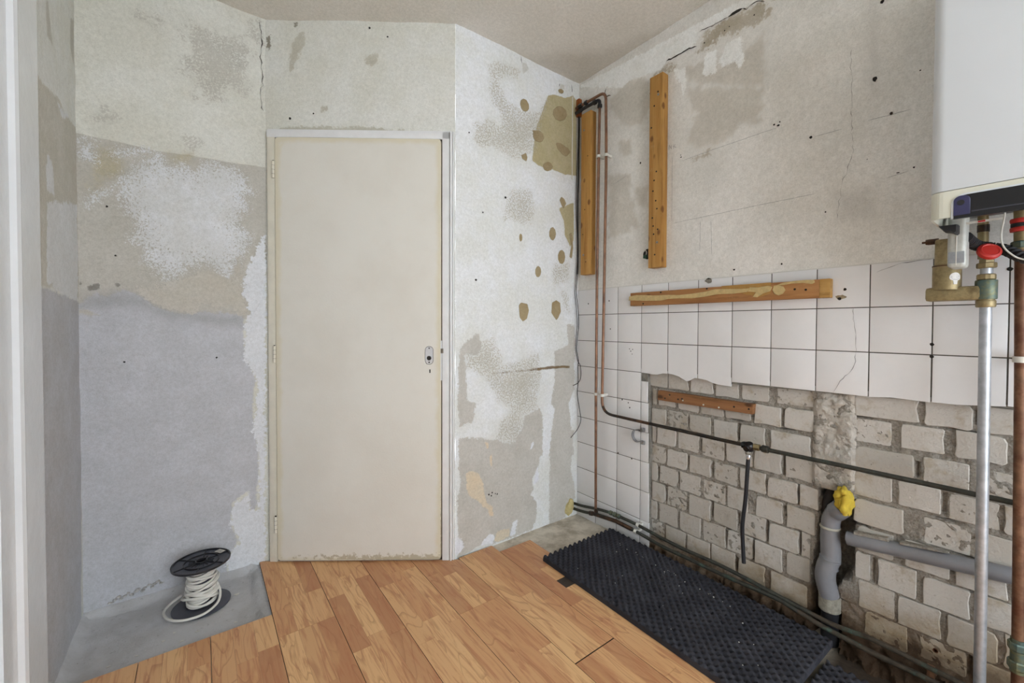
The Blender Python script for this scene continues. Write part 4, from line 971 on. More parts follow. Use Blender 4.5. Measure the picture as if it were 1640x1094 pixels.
# ---- the two low pipes along the foot of the wall
lo1 = empty('floor_pipe', (XR - .03, 1.0, .10)); X1 = XR - .032
A_ = [(1.775, .068), (1.70, .078), (1.602, .097), (1.52, .109), (1.468, .113), (1.327, .113), (1.181, .103), (1.051, .099), (.879, .102), (.662, .087), (.56, .080)]
B_ = [(.56, .080), (.502, .077), (.44, .083), (.382, .090), (.234, .084), (.10, .082), (-.38, .080)]
MB().tube(spline([(X1, y, z) for y, z in A_], 5), .0078, 12).build('pipe', m_patina, lo1)
MB().tube(spline([(X1, y, z) for y, z in B_], 5), .0078, 12).build('crusted_run', m_patina2, lo1)
nuts(lo1, 'coupling', m_brass_g, ((X1, 1.495, .112), (0, 1, -.04), .012, .02), ((X1, 1.468, .113), (0, 1, -.03), .013, .022), ((X1, 1.44, .1132), (0, 1, 0), .012, .018))
tag(lo1, 'upper of two greenish pipes along the foot of the bricks', 'pipe')
lo2 = empty('floor_pipe', (XR - .04, 1.0, .06)); X2 = XR - .040
A_ = [(1.775, .040), (1.72, .046), (1.66, .056), (1.59, .072), (1.455, .084), (1.322, .080), (1.18, .069), (1.045, .069), (.875, .071), (.68, .079), (.60, .069)]
B_ = [(.60, .069), (.518, .057), (.45, .053), (.38, .050), (.318, .051), (.246, .052), (.1, .05), (-.38, .045)]
MB().tube(spline([(X2, y, z) for y, z in A_], 5), .0082, 12).build('pipe', m_patina, lo2)
MB().tube(spline([(X2, y, z) for y, z in B_], 5), .0085, 12).build('crusted_run', m_patina2, lo2)
MB().tube([(X2, 1.62, .0655), (X2, 1.455, .0845), (X2, 1.35, .0815)], .0105, 12).build('brown_sleeve', m_cu_dark, lo2)
e = MB(); nut(e, (X2, 1.63, .063), (0, 1, -.2), .013, .03); nut(e, (X2 + .004, 1.598, .088), (0, 0, 1), .0115, .026); e.build('tee_fitting', m_cu_dark, lo2)
tag(lo2, 'lower of two greenish pipes along the foot of the bricks', 'pipe')
# rusty bracket that held them near the gas pipe
rb = empty('pipe_bracket', (XR - .02, .245, .05))
MB().lathe([(.009, 0), (.010, .01), (.009, .03)], (XR + .01, .246, .058), (-1, 0, 0), 12).box((XR - .03, .238, .03), (XR - .022, .256, .092), .002).build('rusty_plate', m_rust, rb)
MB().lathe([(.0065, 0), (.0065, .003), (.0045, .003), (.0045, 0)], (XR + .02, .244, .118), (-1, 0, 0), 14).build('eye', m_rust, rb)
tag(rb, 'small rusty bracket holding the low pipes near the galvanised pipe', 'bracket')

# ---- white pipe clips
def clipo(label, y, z, x, axis, r=.0095, l=.014):
    o = empty('pipe_clip', (XR, y, z)); a = Vector(axis)
    pr = [(r, -l / 2), (r + .0028, -l / 2), (r + .0028, l / 2), (r, l / 2)]
    MB().lathe(pr, (x, y, z), axis, 18).build('ring', m_clip, o)
    d = l / 2
    if abs(axis[2]) > .5: MB().box((x + r, y - .006, z - d), (XR + .004, y + .006, z + d), .001).build('foot', m_clip, o)
    else: MB().box((x + r, y - d, z - .006), (XR + .004, y + d, z + .006), .001).build('foot', m_clip, o)
    return tag(o, label, 'clip', 'white plastic pipe clips')
clipo('white clip high up on the copper pipe nearest the corner', 1.593, 2.073, XR - PO, (0, 0, 1))
clipo('white clip high up on the bending copper pipe', 1.5385, 2.063, XR - PO, (0, 0, 1))
clipo('white clip at knee height on the copper pipe nearest the corner', 1.601, .750, XR - PO, (0, 0, 1))
clipo('white clip just above the bend of the level copper pipe', 1.556, .749, XR - PO, (0, 0, 1))
clipo('white clip on the upper low pipe beside the brick edge', 1.318, .113, X1, (0, 1, 0))
clipo('white clip on the lower low pipe beside the brick edge', 1.326, .080, X2, (0, 1, 0))

# ---- empty pipe clamp on the tiles
pc = empty('pipe_clamp', (XR, 1.32, .56)); m_zinc = plain('zinc_clamp', L(150, 150, 152), .4, .6, var=.2)
arc = [(XR - .026 - .024 * math.cos(t), 1.335 + .0, .568 + .026 * math.sin(t)) for t in np.linspace(math.radians(-75), math.radians(75), 14)]
cl = MB()
vs = []
for t in np.linspace(math.radians(-115), math.radians(115), 18):
    c_, s_ = math.cos(t), math.sin(t)
    for rr_, yy in ((.027, -.007), (.027, .007), (.030, .007), (.030, -.007)): vs.append((XR - .033 - yy * .5 - .0 , 1.343 + rr_ * c_, .568 + rr_ * s_ * 1.05) if False else (XR - .020 + yy * 1.4, 1.336 + rr_ * c_, .568 + rr_ * s_ * 1.1))
n_ = len(vs) // 4
cl.add(vs, [(4 * i + k, 4 * i + (k + 1) % 4, 4 * i + 4 + (k + 1) % 4, 4 * i + 4 + k) for i in range(n_ - 1) for k in range(4)], True)
cl.build('half_ring', m_zinc, pc)
MB().box((XR - .012, 1.301, .592), (XR - .001, 1.322, .612), .003).build('ear', m_zinc, pc)
MB().box((XR - .012, 1.301, .525), (XR - .001, 1.322, .545), .003).build('ear', m_zinc, pc)
for z in (.602, .535): MB().lathe([(.004, 0), (.003, .003)], (XR - .012, 1.311, z), (-1, 0, 0), 10).build('screw', m_screw, pc)
tag(pc, 'empty half-round metal pipe clamp screwed to the tiles', 'clamp')

# ---- grey drain in the wall chase
dr = empty('drain_pipe', (XR + .03, .525, 0)); DX = XR + .026
MB().tube(fillet([(DX - .012, .487, .482), (DX, .522, .440), (DX, .524, .300)], .05, 8), .0285, 20).build('upper_elbow', m_pvc, dr)
MB().lathe([(.0295, 0), (.0315, .003), (.0315, .036), (.0300, .039)], (DX - .006, .508, .4585), (-.2, -.62, .74), 22).build('elbow_socket', m_pvc, dr)
MB().lathe([(.0295, 0), (.0318, .002), (.0318, .007), (.0295, .009)], (DX, .524, .394), (0, 0, 1), 22).build('sealing_ring', m_gasket, dr)
MB().tube([(DX, .524, .392), (DX, .523, .36), (DX, .520, .305), (DX, .520, .272)], [.0285, .0305, .0305, .0300], 20).build('offset_piece', m_pvc, dr)
MB().tube(fillet([(DX, .5195, .290), (DX - .016, .536, .225), (DX - .004, .5215, .148)], .035, 8), .0315, 20).build('lower_elbow', m_pvc, dr)
for z, y, r_ in ((.283, .521, .0318), (.250, .5285, .0322), (.176, .5275, .0324)): MB().lathe([(r_, 0), (r_ + .001, .001), (r_ + .001, .003), (r_, .004)], (DX - .006, y, z), (0, -.14 if z > .2 else .2, 1), 22).build('collar', m_pvc, dr)
MB().lathe([(.030, 0), (.034, .004), (.034, .052), (.031, .058)], (DX, .521, .092), (0, 0, 1), 20).build('cement_socket', plain('cement_crust', L(150, 146, 134), .9, var=.3, scale=60, bump=.003), dr)
MB().lathe([(.027, 0), (.027, .125)], (DX, .520, -.03), (0, 0, 1), 20).build('black_stub', m_black, dr)
MB().tube([(XR + .07, .520, .56), (XR + .06, .530, .53), (XR + .052, .540, .48), (XR + .055, .545, .43)], .016, 12).build('dark_inlet', plain('dirty_inlet', L(58, 52, 50), .8, var=.3), dr)
tag(dr, 'grey plastic drain with two elbows in the broken wall chase', 'drain pipe')
# yellow rag stuffed in the drain mouth
rag = bmesh.new(); bmesh.ops.create_icosphere(rag, subdivisions=4, radius=1)
for v in rag.verts:
    p = v.co.copy()
    fold = .42 * abs(math.sin(p.y * 5 + 2.6 * math.sin(p.z * 2.1 + p.x))) - .2 + .3 * nz(p.x, p.y, p.z, 3.0, 4)
    r_ = 1 + fold * .6
    v.co = Vector((p.x * .028 * r_, p.y * .026 * r_ + .004 * p.z, p.z * .045 * r_))
rag_mb = MB().add([(v.co.x + DX - .026, v.co.y + .477, v.co.z + .517) for v in rag.verts], [[v.index for v in f.verts] for f in rag.faces], True); rag.free()
ro = empty('yellow_rag', (DX - .012, .477, .47)); rag_mb.build('cloth', plain('yellow_cloth', L(208, 182, 66), .95, var=.14, scale=60, bump=.0012), ro, sharp=180)
MB().tube(spline([(DX - .042, .494, .53), (DX - .054, .476, .556), (DX - .052, .463, .545), (DX - .058, .470, .51), (DX - .046, .468, .475)], 6), [.010 + .003 * math.sin(i) for i in range(25)], 10).build('hem_fold', MATS['yellow_cloth'], ro)
tag(ro, 'yellow cloth rag stuffed into the open drain mouth', 'rag')
# grey waste pipe running along the bricks
wp = empty('waste_pipe', (XR, .3, .4))
def wpz(y): return .386 + (.452 - y) * .122
MB().tube([(XR + .012, y, wpz(y)) for y in (.468, .45, .24, .08, -.38)], .0235, 20).build('pipe', m_pvc, wp)
MB().prism([(.45, .418), (.36, .430), (.355, .420), (.45, .408)], fn_right, -.02, .0, .002).build('mortar_dab', m_mortar, wp)
MB().prism([(.33, .432), (.25, .443), (.22, .442), (.33, .424)], fn_right, -.02, .002, .002).build('mortar_dab', m_mortar, wp)
tag(wp, 'grey plastic waste pipe running level from the chase past the bricks', 'drain pipe')

# ---- galvanised gas pipe and brass valve
GX, GY = XR - .100, .1465
gp = empty('gas_pipe', (GX, GY, -.03))
MB().tube([(GX, GY - .006, -.028), (GX, GY, 1.195)], .0122, 18).build('pipe', m_galv, gp)
tag(gp, 'galvanised steel gas pipe rising from the floor to the brass valve', 'pipe')
gv = empty('gas_valve', (GX, .2, 1.19))
e = MB(); nut(e, (GX, GY, 1.196), (0, 0, 1), .0195, .020, 18); e.lathe([(.014, 0), (.017, .003), (.017, .012)], (GX, GY, 1.203), (0, 0, 1), 18); e.build('lower_union', m_brass, gv)
MB().lathe([(.0205, 0), (.0215, .002), (.0215, .050), (.0205, .052)], (GX, GY, 1.208), (0, 0, 1), 24).build('tee_body', m_brass_g, gv)
MB().box((GX - .019, GY, 1.206), (GX + .019, .264, 1.246), .009).build('arm', m_brass, gv)
MB().lathe([(.030, 0), (.030, .070), (.029, .072), (.026, .074), (.026, .110)], (GX, .222, 1.238), (0, 0, 1), 28).build('regulator_barrel', m_brass, gv)
MB().box((GX - .018, .198, 1.338), (GX + .018, .246, 1.384), .006).build('regulator_head', m_brass, gv)
MB().lathe([(.0308, 0), (.0308, .003)], (GX, .222, 1.305), (0, 0, 1), 28).build('barrel_seam', m_cu_dark, gv)
st = MB().tube([(GX, .240, 1.381), (GX, .262, 1.381)], .0085, 14); nut(st, (GX, .260, 1.381), (0, 1, 0), .0085, .014); st.tube([(GX, .266, 1.381), (GX, .275, 1.381)], .0032, 10); st.build('spindle', m_cu_dark, gv)
# white shield-shaped label with printed lines on the barrel
def fn_lab(u, w, d=0.0):
    a = u / .0302; return (GX - (.0302 + d) * math.cos(a + .72), .222 - (.0302 + d) * math.sin(a + .72), w)
P = [(.013 * math.cos(t), 1.272 + .013 * math.sin(t)) for t in np.linspace(-.5, math.pi + .5, 14)] + [(-.005, 1.262), (-.004, 1.252), (.004, 1.252), (.005, 1.262)]
lb = MB().prism(P, fn_lab, -.001, .0006).build('white_label', plain('label_paper', L(214, 212, 208), .6, var=.03), gv)
for w, a, b in ((1.274, -.009, .009), (1.271, -.010, .004), (1.268, -.008, .008), (1.265, -.005, .005)):
    MB().prism([(a, w), (b, w), (b, w + .0011), (a, w + .0011)], fn_lab, .0004, .0008).build('printed_line', m_pencil, lb)
e = MB(); nut(e, (GX, GY, 1.2685), (0, 0, 1), .0185, .016, 12); e.build('upper_union', m_brass, gv)
MB().tube([(GX, GY, 1.27), (GX, GY, 1.302)], .0122, 18).build('nipple', m_galv, gv)
e = MB(); nut(e, (GX, GY, 1.300), (0, 0, 1), .0195, .015, 8); nut(e, (GX, GY, 1.311), (0, 0, 1), .0155, .014, 6); e.build('top_union', m_brass, gv)
cp = MB().lathe([(.016, -.004), (.0235, -.002), (.0245, .003), (.0235, .008), (.018, .011), (.016, .0095), (.001, .0095)], (GX - .016, GY - .004, 1.334), (-.72, -.42, .45), 28).build('red_cap', m_red, gv)
tag(gv, 'brass gas valve with red cap and white label under the boiler', 'valve')

# ---- rusty riser pipe at the edge of the picture
RX, RY = XR - .066, .0830
rp = empty('riser_pipe', (RX, RY, -.03))
MB().tube([(RX, RY - .008, -.028), (RX, RY - .004, .5), (RX, RY + .001, 1.00), (RX, RY + .006, 1.345)], .0120, 16).build('pipe', m_rust, rp)
MB().tube([(RX, RY + .006, 1.338), (RX, RY + .008, 1.447)], .0130, 16).build('upper_brass', m_brass, rp)
for z, r_, l in ((1.352, .019, .018), (.275, .0185, .022), (.225, .0185, .024)): nuts(rp, 'compression_nut', m_brass_g, ((RX, RY - (.005 if z < 1 else -.006), z), (0, 0, 1), r_, l, 8))
MB().lathe([(.0145, 0), (.0145, .09)], (RX, RY - .006, .205), (0, 0, 1), 16).build('fitting_body', m_brass_g, rp)
for z in (1.392, 1.415): MB().lathe([(.014, 0), (.0185, .001), (.0195, .007), (.0185, .012), (.014, .013)], (RX, RY + .008, z - .006), (0, 0, 1), 14).build('red_collar', m_red, rp)
MB().lathe([(.0175, 0), (.0175, .008)], (RX, RY + .008, 1.400), (0, 0, 1), 16).build('black_washer', m_black, rp)
tag(rp, 'rust-brown vertical pipe with red collars below the boiler', 'pipe')
clipo('white clip on the rust-brown vertical pipe', RY + .001, 1.046, RX, (0, 0, 1), .0128, .016)
sp = empty('boiler_pipe', (XR - .055, .158, 1.33))
MB().tube([(XR - .045, .160, 1.448), (XR - .045, .158, 1.325)], .011, 14).build('pipe', m_brass, sp)
MB().lathe([(.0125, 0), (.0125, .02)], (XR - .045, .159, 1.40), (0, 0, 1), 14).build('dark_joint', m_cu_dark, sp)
tag(sp, 'short brass pipe from the boiler passing behind the ribbed hose', 'pipe')

# ---- boiler
bo = empty('boiler', (XR, 0, 1.39)); FX = XR - .36; BY1, BY0 = .222, -.222
def rbox(x0, x1, y0, y1, z0, z1, r, zr=0.0):
    """upright box with rounded vertical front edges; zr rounds the lower front edge"""
    P = []
    for cx, cy, a in ((x0 + r, y1 - r, 90), (x0 + r, y0 + r, 180)):
        for k in range(7): t = math.radians(a + 90 * k / 6); P.append((cx + r * math.cos(t), cy + r * math.sin(t)))
    P += [(x1, y0), (x1, y1)]
    mb = MB(); n = len(P); prof_ = [(0, z1)]
    if zr: prof_ += [(0, z0 + zr)] + [(zr * (1 - math.cos(t)), z0 + zr * (1 - math.sin(t))) for t in np.linspace(math.pi / 8, math.pi / 2, 4)]
    else: prof_ += [(0, z0)]
    cx, cy = (x0 + x1) / 2, (y0 + y1) / 2; vs = []
    for ins, z in prof_:
        for x, y in P: vs.append((x + (ins if x < x1 - 1e-6 else 0), cy + (y - cy) * (1 - ins / ((y1 - y0) / 2)), z))
    m_ = len(prof_)
    fs = [(i * n + k, i * n + (k + 1) % n, (i + 1) * n + (k + 1) % n, (i + 1) * n + k) for i in range(m_ - 1) for k in range(n)]
    fs += [tuple(range(n)), tuple(reversed(range((m_ - 1) * n, m_ * n)))]
    return mb.add(vs, fs, True)
m_boil = plain('boiler_white', L(204, 208, 212, 1.12), .3, var=.015, scale=4, spec=.4)
m_cover = plain('boiler_cream', L(206, 206, 192, 1.12), .38, var=.02, scale=6)
rbox(FX, XR - .012, BY0, BY1, 1.4635, 2.16, .024).build('casing', m_boil, bo)
def skirt(x0, x1, y0, y1, r, th):
    def path(i):
        P = [(x1, y1 - i)]
        for cx, cy, a in ((x0 + r, y1 - r, 90), (x0 + r, y0 + r, 180)):
            for k in range(7): t = math.radians(a + 90 * k / 6); P.append((cx + (r - i) * math.cos(t), cy + (r - i) * math.sin(t)))
        return P + [(x1, y0 + i)]
    return path(0) + list(reversed(path(th)))
MB().prism(skirt(FX + .001, XR - .03, BY0, BY1, .024, .005), lambda u, w, d: (u, w, d), 1.398, 1.4622).build('bottom_cover', m_cover, bo)
fnb = lambda u, w, d=0.0: (FX - d, u, w)
def panel_poly(y0, y1, z0, z1, r):
    P = [(y1, z0)]
    P += [(y1 - r + r * math.cos(t), z1 - r + r * math.sin(t)) for t in np.linspace(0, math.pi / 2, 7)]
    P += [(y0 + r + r * math.cos(t), z1 - r + r * math.sin(t)) for t in np.linspace(math.pi / 2, math.pi, 7)]
    return P + [(y0, z0)]
MB().prism(panel_poly(-.184, .184, 1.3935, 1.4505, .024), fnb, -.006, .0012, .001).build('panel_rim', m_boil, bo)
cpn = MB().prism(panel_poly(-.180, .180, 1.392, 1.4465, .022), fnb, -.006, .0024, .001).build('control_panel', m_blackgl, bo)
MB().prism(panel_poly(.152, .1795, 1.3995, 1.4455, .012), fnb, .001, .0030, .0008).build('panel_end', plain('navy_panel', L(52, 52, 88), .35, var=.1), cpn)
MB().lathe([(.0065, 0), (.0065, .001)], (FX - .0028, .1675, 1.429), (-1, 0, 0), 16).build('panel_button', m_black, cpn)
MB().prism([(.150, 1.404), (-.150, 1.404), (-.150, 1.4065), (.150, 1.4065)], fnb, .001, .0034).build('panel_ridge', plain('panel_ridge', L(60, 60, 72), .4), cpn)
MB().box((FX + .008, BY0 + .008, 1.446), (XR - .03, BY1 - .008, 1.452), .001).build('base_plate', plain('grey_sheet', L(120, 122, 122), .45, .4, var=.1), bo)
MB().prism([(.2305, 1.396), (.222, 1.383), (.207, 1.378), (.200, 1.372), (.196, 1.376), (.196, 1.396)], lambda u, w, d: (XR - .25 - d, u - .012, w), -.03, .02, .002).build('catch', m_black, bo)
tr = rbox(XR - .225, XR - .175, .172, .207, 1.288, 1.450, .010, .010).build('condensate_trap', None or plain('translucent_plastic', L(186, 188, 182), .32, var=.16, scale=40, spec=.5), bo)
MB().box((XR - .2262, .1885, 1.294), (XR - .2245, .1905, 1.396), .0006).build('mould_seam', m_clip, tr)
MB().box((XR - .2258, .1745, 1.300), (XR - .2245, .2040, 1.330), .0006).build('water_level', plain('cloudy_water', L(150, 154, 158), .3, var=.2, scale=50), tr)
pt = MB().prism([(.166, 1.3865), (.106, 1.3885), (.106, 1.3935), (.166, 1.3925)], lambda u, w, d: (XR - .29 - d, u, w), 0, .0012).build('paper_tag', m_clip, bo)
MB().prism([(.146, 1.388), (.134, 1.3885), (.134, 1.3925), (.146, 1.392)], lambda u, w, d: (XR - .29 - d, u, w), .0008, .0018).build('red_print', m_red, pt)
tag(bo, 'white wall-hung boiler with a black control panel above the pipes', 'boiler')
# ribbed condensate hose
rh = empty('ribbed_hose', (XR - .15, .15, 1.33))
pts = spline([(XR - .185, .178, 1.371), (XR - .140, .173, 1.364), (XR - .092, .164, 1.357), (XR - .062, .141, 1.352), (XR - .072, .116, 1.341), (XR - .116, .080, 1.310), (XR - .112, .03, 1.285), (XR - .08, -.02, 1.25), (XR - .03, -.04, 1.22)], 24)
MB().tube(pts, [.0124 + .0021 * (1 if i % 6 < 3 else -1) for i in range(len(pts))], 14).build('corrugated_tube', m_black, rh)
tag(rh, 'black ribbed hose sweeping away from the boiler condensate trap', 'hose')
wi = empty('thin_wire', (XR - .16, .11, 1.3))
MB().tube(spline([(XR - .165, .110, 1.446), (XR - .166, .113, 1.41), (XR - .168, .117, 1.370), (XR - .17, .113, 1.340), (XR - .168, .100, 1.318), (XR - .165, .082, 1.303), (XR - .16, .04, 1.29), (XR - .14, .0, 1.31), (XR - .12, -.03, 1.446)], 8), .0019, 8).build('white_lead', m_clip, wi)
tag(wi, 'thin pale wire looping down from the boiler in front of the ribbed hose', 'wire')

# ---- corner: wooden pattress, loose wires, foam, edge bead, socket box
pp = empty('pipe_board', (XR - .02, YB - .01, 2.38))
MB().box((1.794, YB - .024, 2.368), (XR - .001, YB - .001, 2.470), .003).build('board', mk_wood('rusty_board', 2, L(158, 92, 44), L(134, 70, 32), L(70, 34, 18)), pp)
for z in (2.40, 2.44): MB().lathe([(.003, 0), (.003, .0015)], (1.806, YB - .024, z), (0, -1, 0), 8).build('nail', m_hole, pp)
tag(pp, 'small orange-brown board where the pipes enter the back wall', 'board')
m_cable = plain('grey_cable', L(92, 90, 88), .7, var=.2)
w1 = empty('loose_cable', (1.80, YB - .02, .47))
YW = YB - .020
tw = [(1.800, 2.37), (1.797, 2.20), (1.793, 2.02), (1.790, 1.845), (1.795, 1.66), (1.796, 1.513), (1.788, 1.40), (1.783, 1.326), (1.797, 1.24), (1.803, 1.14), (1.792, 1.05), (1.788, .99), (1.803, .926)]
MB().tube(spline([(x + .003, YW, z) for x, z in tw] + [(1.797, YW - .004, .88), (1.803, YW - .002, .80), (1.798, YW, .727), (1.809, YW - .012, .62), (1.808, YW - .02, .57), (1.795, YW - .008, .52), (1.752, YW + .006, .47)], 6), .0020, 8).build('black_core', m_black, w1)
MB().tube(spline([(x - .003 + .004 * math.sin(z * 9), YW + .004, z) for x, z in tw] + [(1.808, YW - .014, .895), (1.810, YW - .016, .83), (1.802, YW - .004, .795), (1.768, YW + .006, .778)], 6), .0019, 8).build('black_core', m_black, w1)
MB().tube(spline([(x + .008 + .002 * math.sin(z * 7), YW + .006, z) for x, z in tw[:6]] + [(1.803, YW + .008, 1.44)], 6), .0042, 8).build('grey_sheath', m_cable, w1)
tag(w1, 'loose dark electric cable hanging down the room corner', 'cable')
be = empty('edge_bead', (1.762, YB, 2.0))
MB().box((1.7605, YB - .004, 1.995), (1.7655, YB + .001, 2.478), .001).build('strip', m_clip, be)
tag(be, 'thin pale vertical strip on the olive plaster near the corner', 'strip')
fo = empty('foam_plug', (1.76, YB, .01)); 
fm = bmesh.new(); bmesh.ops.create_icosphere(fm, subdivisions=3, radius=1)
fmb = MB().add([(1.757 + v.co.x * .030 * (1 + .4 * nz(v.co.x, v.co.y, v.co.z, 1.5, 3)) + .012 * v.co.z, YB - .004 + v.co.y * .016, .052 + v.co.z * .042 * (1 + .35 * nz(v.co.y, v.co.z, v.co.x, 1.7, 3))) for v in fm.verts], [[v.index for v in f.verts] for f in fm.faces], True); fm.free()
fmb.build('foam', plain('yellow_foam', L(196, 180, 128), .95, var=.15, scale=70, bump=.003), fo)
tag(fo, 'lump of yellowish foam where the low pipes leave the back wall', 'foam')
sb = empty('socket_box', (XR, 1.297, 1.48))
MB().lathe([(.026, -.0005), (.026, .0018), (.018, .0018), (.018, .0005)], (XR - .0012, 1.297, 1.497), (-1, 0, 0), 20).build('hole_rim', m_hole, sb)
MB().lathe([(.0185, 0), (.0185, .0008)], (XR - .0014, 1.297, 1.497), (-1, 0, 0), 18).build('dark_inside', m_blackgl, sb)
MB().prism([(1.322, 1.478), (1.300, 1.474), (1.298, 1.490), (1.31, 1.496), (1.322, 1.492)], fn_right, .001, .006, .002).build('green_plastic', plain('green_plastic', L(36, 74, 56), .5), sb)
MB().tube(spline([(XR - .004, 1.318, 1.512), (XR - .008, 1.306, 1.517), (XR - .008, 1.299, 1.505), (XR - .004, 1.304, 1.495)], 5), .0022, 8).build('white_core', m_clip, sb)
tag(sb, 'round open junction hole with green plastic behind the tall batten', 'socket box')

# ---- cable spool
SX, SY, SZ = -.006, 2.13, -.022
spn = empty('cable_spool', (SX, SY, SZ), 0)
m_spool = plain('black_spool_plastic', L(70, 72, 82), .42, var=.12, scale=30, dirt=L(92, 92, 96), dirt_amt=.22, spec=.5)
MB().lathe([(.099, 0), (.1, .002), (.1, .0045), (.097, .0055), (.036, .0055)], (SX, SY, SZ), (0, 0, 1), 48).build('lower_flange', m_spool, spn)
MB().lathe([(.036, 0), (.036, .172)], (SX, SY, SZ + .004), (0, 0, 1), 28).build('core', m_spool, spn)
ZT = SZ + .176
tf = MB().lathe([(.1, 0), (.1, .002), (.030, .002), (.016, .002), (.016, 0)], (SX, SY, ZT), (0, 0, 1), 48).build('upper_flange', m_spool, spn)
m_spool_d = plain('spool_rib_plastic', L(32, 32, 36), .4, var=.1)
def ring(r0, r1, h): return MB().lathe([(r0, 0), (r0, h), (r1, h), (r1, 0)], (SX, SY, ZT + .0015), (0, 0, 1), 48)
ring(.0965, .1005, .006).build('outer_rim', m_spool_d, tf); ring(.0585, .0615, .0055).build('middle_rim', m_spool_d, tf); ring(.0165, .0215, .008).build('hub', m_spool_d, tf)
for k in range(6):
    t = math.pi / 3 * k + .35; q = Matrix.Rotation(t, 3, 'Z'); c_ = q @ Vector((.060, 0, 0))
    MB().box((SX + c_.x - .038, SY + c_.y - .0011, ZT + .001), (SX + c_.x + .038, SY + c_.y + .0011, ZT + .0062), 0, q).build('rib', m_spool_d, tf)
for k in range(18):
    t = math.pi / 9 * k; q = Matrix.Rotation(t, 3, 'Z'); c_ = q @ Vector((.031, 0, 0))
    MB().box((SX + c_.x - .011, SY + c_.y - .0007, ZT + .001), (SX + c_.x + .011, SY + c_.y + .0007, ZT + .0045), 0, q).build('fin', m_spool_d, tf)
t = .62; q = Matrix.Rotation(t, 3, 'Z'); c_ = q @ Vector((.079, 0, 0))
stk = MB().box((SX + c_.x - .0115, SY + c_.y - .017, ZT + .0062), (SX + c_.x + .0115, SY + c_.y + .017, ZT + .0068), 0, q).build('paper_label', plain('spool_label', L(206, 202, 192), .6, var=.05), tf)
for k in range(6):
    off_ = q @ Vector((.0, -.011 + k * .0042, 0)); MB().box((SX + c_.x + off_.x - .0060, SY + c_.y + off_.y - .0009, ZT + .0067), (SX + c_.x + off_.x + .0050, SY + c_.y + off_.y + .0009, ZT + .0071), 0, q).build('printed_bar', m_pencil, stk)
P = []
N = 13 * 26
for i in range(N + 1):
    th = 2 * math.pi * i / 26; k = i / N
    r_ = .0425 + .0035 * math.sin(th * .37) + .002 * math.sin(th * 2.3 + 1)
    z = SZ + .016 + .140 * k + .009 * math.sin(th + 1.1 * math.sin(k * 9)) * (1 - .4 * k)
    P.append((SX + r_ * math.cos(th), SY + r_ * math.sin(th), z))
cb = MB().tube(P, .0047, 8)
def loop(r_, z, tilt, ph, n=36, ex=0.0):
    pts = []
    for i in range(n + 1):
        th = 2 * math.pi * i / n
        pts.append((SX + (r_ + ex * max(0, math.cos(th - ph)) ** 2) * math.cos(th), SY + (r_ + ex * max(0, math.cos(th - ph)) ** 2) * math.sin(th), z + tilt * math.sin(th - ph)))
    return pts
for a in ((.049, SZ + .105, .010, .4, .010), (.051, SZ + .088, .017, -1.9, .012), (.050, SZ + .050, .020, 2.3, .006), (.052, SZ + .062, .012, .2, .004), (.049, SZ + .130, .010, 1.6, .004), (.054, SZ + .036, .022, 2.7, .012), (.050, SZ + .074, .016, 1.0, .0), (.048, SZ + .024, .006, .8, .0)):
    cb.tube(loop(*a[:4], ex=a[4]), .0048, 8, True)
# loose tail: comes off the winding, swings over the lower flange's edge and round the back
tail = spline([(SX + .052, SY + .012, SZ + .070), (SX + .062, SY - .020, SZ + .040), (SX + .050, SY - .062, SZ + .020), (SX + .005, SY - .098, SZ + .013), (SX - .055, SY - .094, SZ + .011), (SX - .102, SY - .052, SZ + .009), (SX - .122, SY + .010, SZ + .007), (SX - .108, SY + .062, SZ + .006), (SX - .070, SY + .108, SZ + .008)], 8)
cb.tube(tail, .0049, 8)
cb.build('white_cable', plain('white_cable_sheath', L(214, 211, 204, 1.1), .5, var=.05, scale=20), spn, sharp=180)
tag(spn, 'black plastic cable reel wound with white cable on the concrete', 'cable reel')

# ---- paint flakes on the concrete beside the reel
for i, (x, y, s_) in enumerate(((.115, 2.13, .016), (-.065, 1.93, .010), (-.02, 1.955, .008), (-.12, 1.97, .007), (-.19, 1.935, .007), (-.26, 1.93, .006), (-.09, 2.0, .006), (.10, 1.93, .007))):
    z = zfloor(x, y) + .0008
    P = [(x + s_ * math.cos(t) * random.uniform(.5, 1.1), y + s_ * .45 * math.sin(t) * random.uniform(.5, 1.1)) for t in np.linspace(0, 2 * math.pi, 8)[:-1]]
    o = MB().prism(P, lambda u, w, d: (u, w, z + d), 0, .0012).build('paint_flake', m_clip)
    tag(o, 'small white paint flake lying on the concrete near the cable reel', 'paint flake', 'white paint flakes on the concrete')

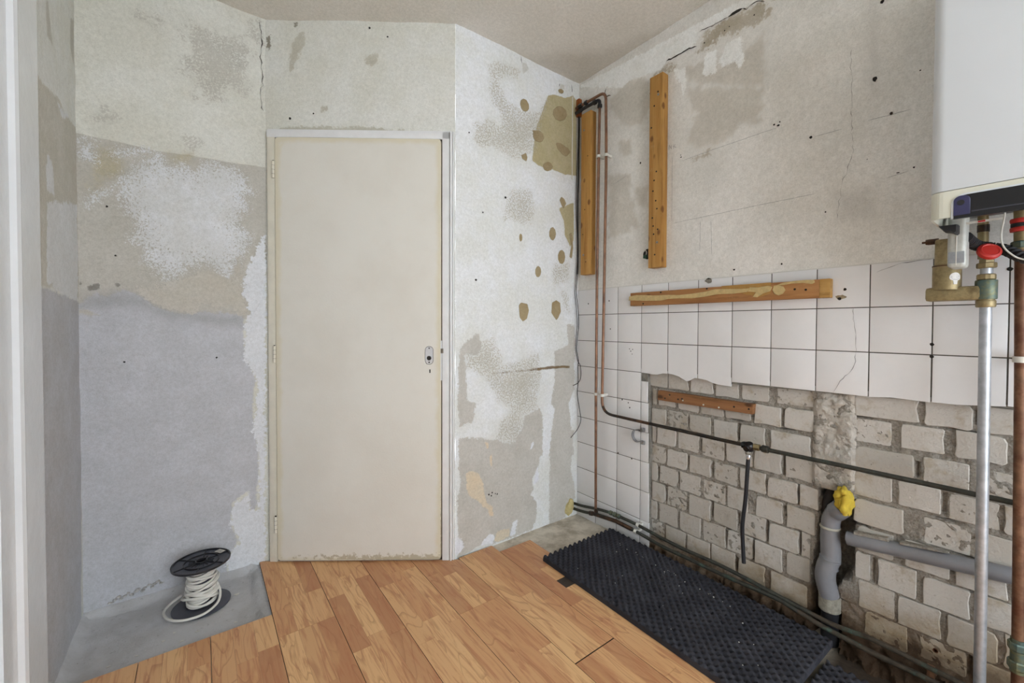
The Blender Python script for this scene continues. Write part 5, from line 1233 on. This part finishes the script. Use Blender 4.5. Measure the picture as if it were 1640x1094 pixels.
# ---- egg-crate foam mats
def mk_foam():
    t = NT('charcoal_foam'); p = t.pos(); n = t.noise(9, 5, .6, p); n2 = t.noise(400, 2, .5, p)
    c = t.mix(t.smooth(n, .35, .7), L(46, 46, 52), L(60, 60, 66))
    t.bump(n2, .0008); return t.done(c, .85, 0, .25)
m_foam = mk_foam()
def foam_mat(label, cx, cy, lx, ly, z0, th, rz, p=.033, drop=0.0, step=.0044):
    o = empty('foam_mat', (cx, cy, z0), rz)
    nx_, ny_ = int(lx / step), int(ly / step)
    X, Y = np.meshgrid(np.linspace(-lx / 2, lx / 2, nx_), np.linspace(-ly / 2, ly / 2, ny_))
    k = 2 * math.pi / p
    q_ = .5 + .5 * np.cos(k * X) * np.cos(k * Y * .95)
    Z = th - .017 * q_ ** 1.7
    Z = Z + .0015 * np.sin(X * 5 + Y * 3)
    vs = [(a, b, c_) for a, b, c_ in zip(X.ravel(), Y.ravel(), Z.ravel())]
    fs = [(j * nx_ + i, j * nx_ + i + 1, (j + 1) * nx_ + i + 1, (j + 1) * nx_ + i) for j in range(ny_ - 1) for i in range(nx_ - 1)]
    rim = [i for i in range(nx_)] + [j * nx_ + nx_ - 1 for j in range(1, ny_)] + [(ny_ - 1) * nx_ + i for i in reversed(range(nx_ - 1))] + [j * nx_ for j in reversed(range(1, ny_ - 1))]
    n0 = len(vs); vs += [(vs[i][0], vs[i][1], 0.0) for i in rim]; m_ = len(rim)
    fs2 = [(rim[i], n0 + i, n0 + (i + 1) % m_, rim[(i + 1) % m_]) for i in range(m_)]
    me = bpy.data.meshes.new('foam_sheet'); me.from_pydata(vs, [], fs + fs2 + [tuple(reversed(range(n0, n0 + m_)))])
    me.polygons.foreach_set('use_smooth', [True] * len(fs) + [False] * (len(fs2) + 1)); me.materials.append(m_foam); me.update()
    s_ = bpy.data.objects.new('foam_sheet', me); COL.objects.link(s_); s_.parent = o
    return tag(o, label, 'foam mat', 'charcoal foam mats')
fm1 = foam_mat('charcoal egg-crate foam mat lying between the wood floor and bricks', 1.548, 1.0, .485, 1.01, .0012, .026, -.012)
fm2 = foam_mat('second charcoal foam mat lying lower beyond the first one', 1.50, .085, .40, .80, -.024, .024, .0)
# plaster crumbs scattered on the near mat
cr = MB()
for i in range(60):
    if i < 34: u = random.random(); x, y = 1.70 - .02 * u + random.gauss(0, .006), 1.38 - .62 * u + random.gauss(0, .012)
    else: x, y = random.uniform(1.34, 1.75), random.uniform(.6, 1.45)
    r_ = random.uniform(.0012, .0032); z = .0012 + .024
    cr.lathe([(r_ * .6, 0), (r_, r_ * .5), (r_ * .4, r_)], (x, y, z - .004), (random.uniform(-.4, .4), random.uniform(-.4, .4), 1), 5, True)
co = cr.build('plaster_crumbs', m_clip); tag(co, 'pale plaster crumbs scattered over the charcoal foam mat', 'crumbs', kind='stuff')
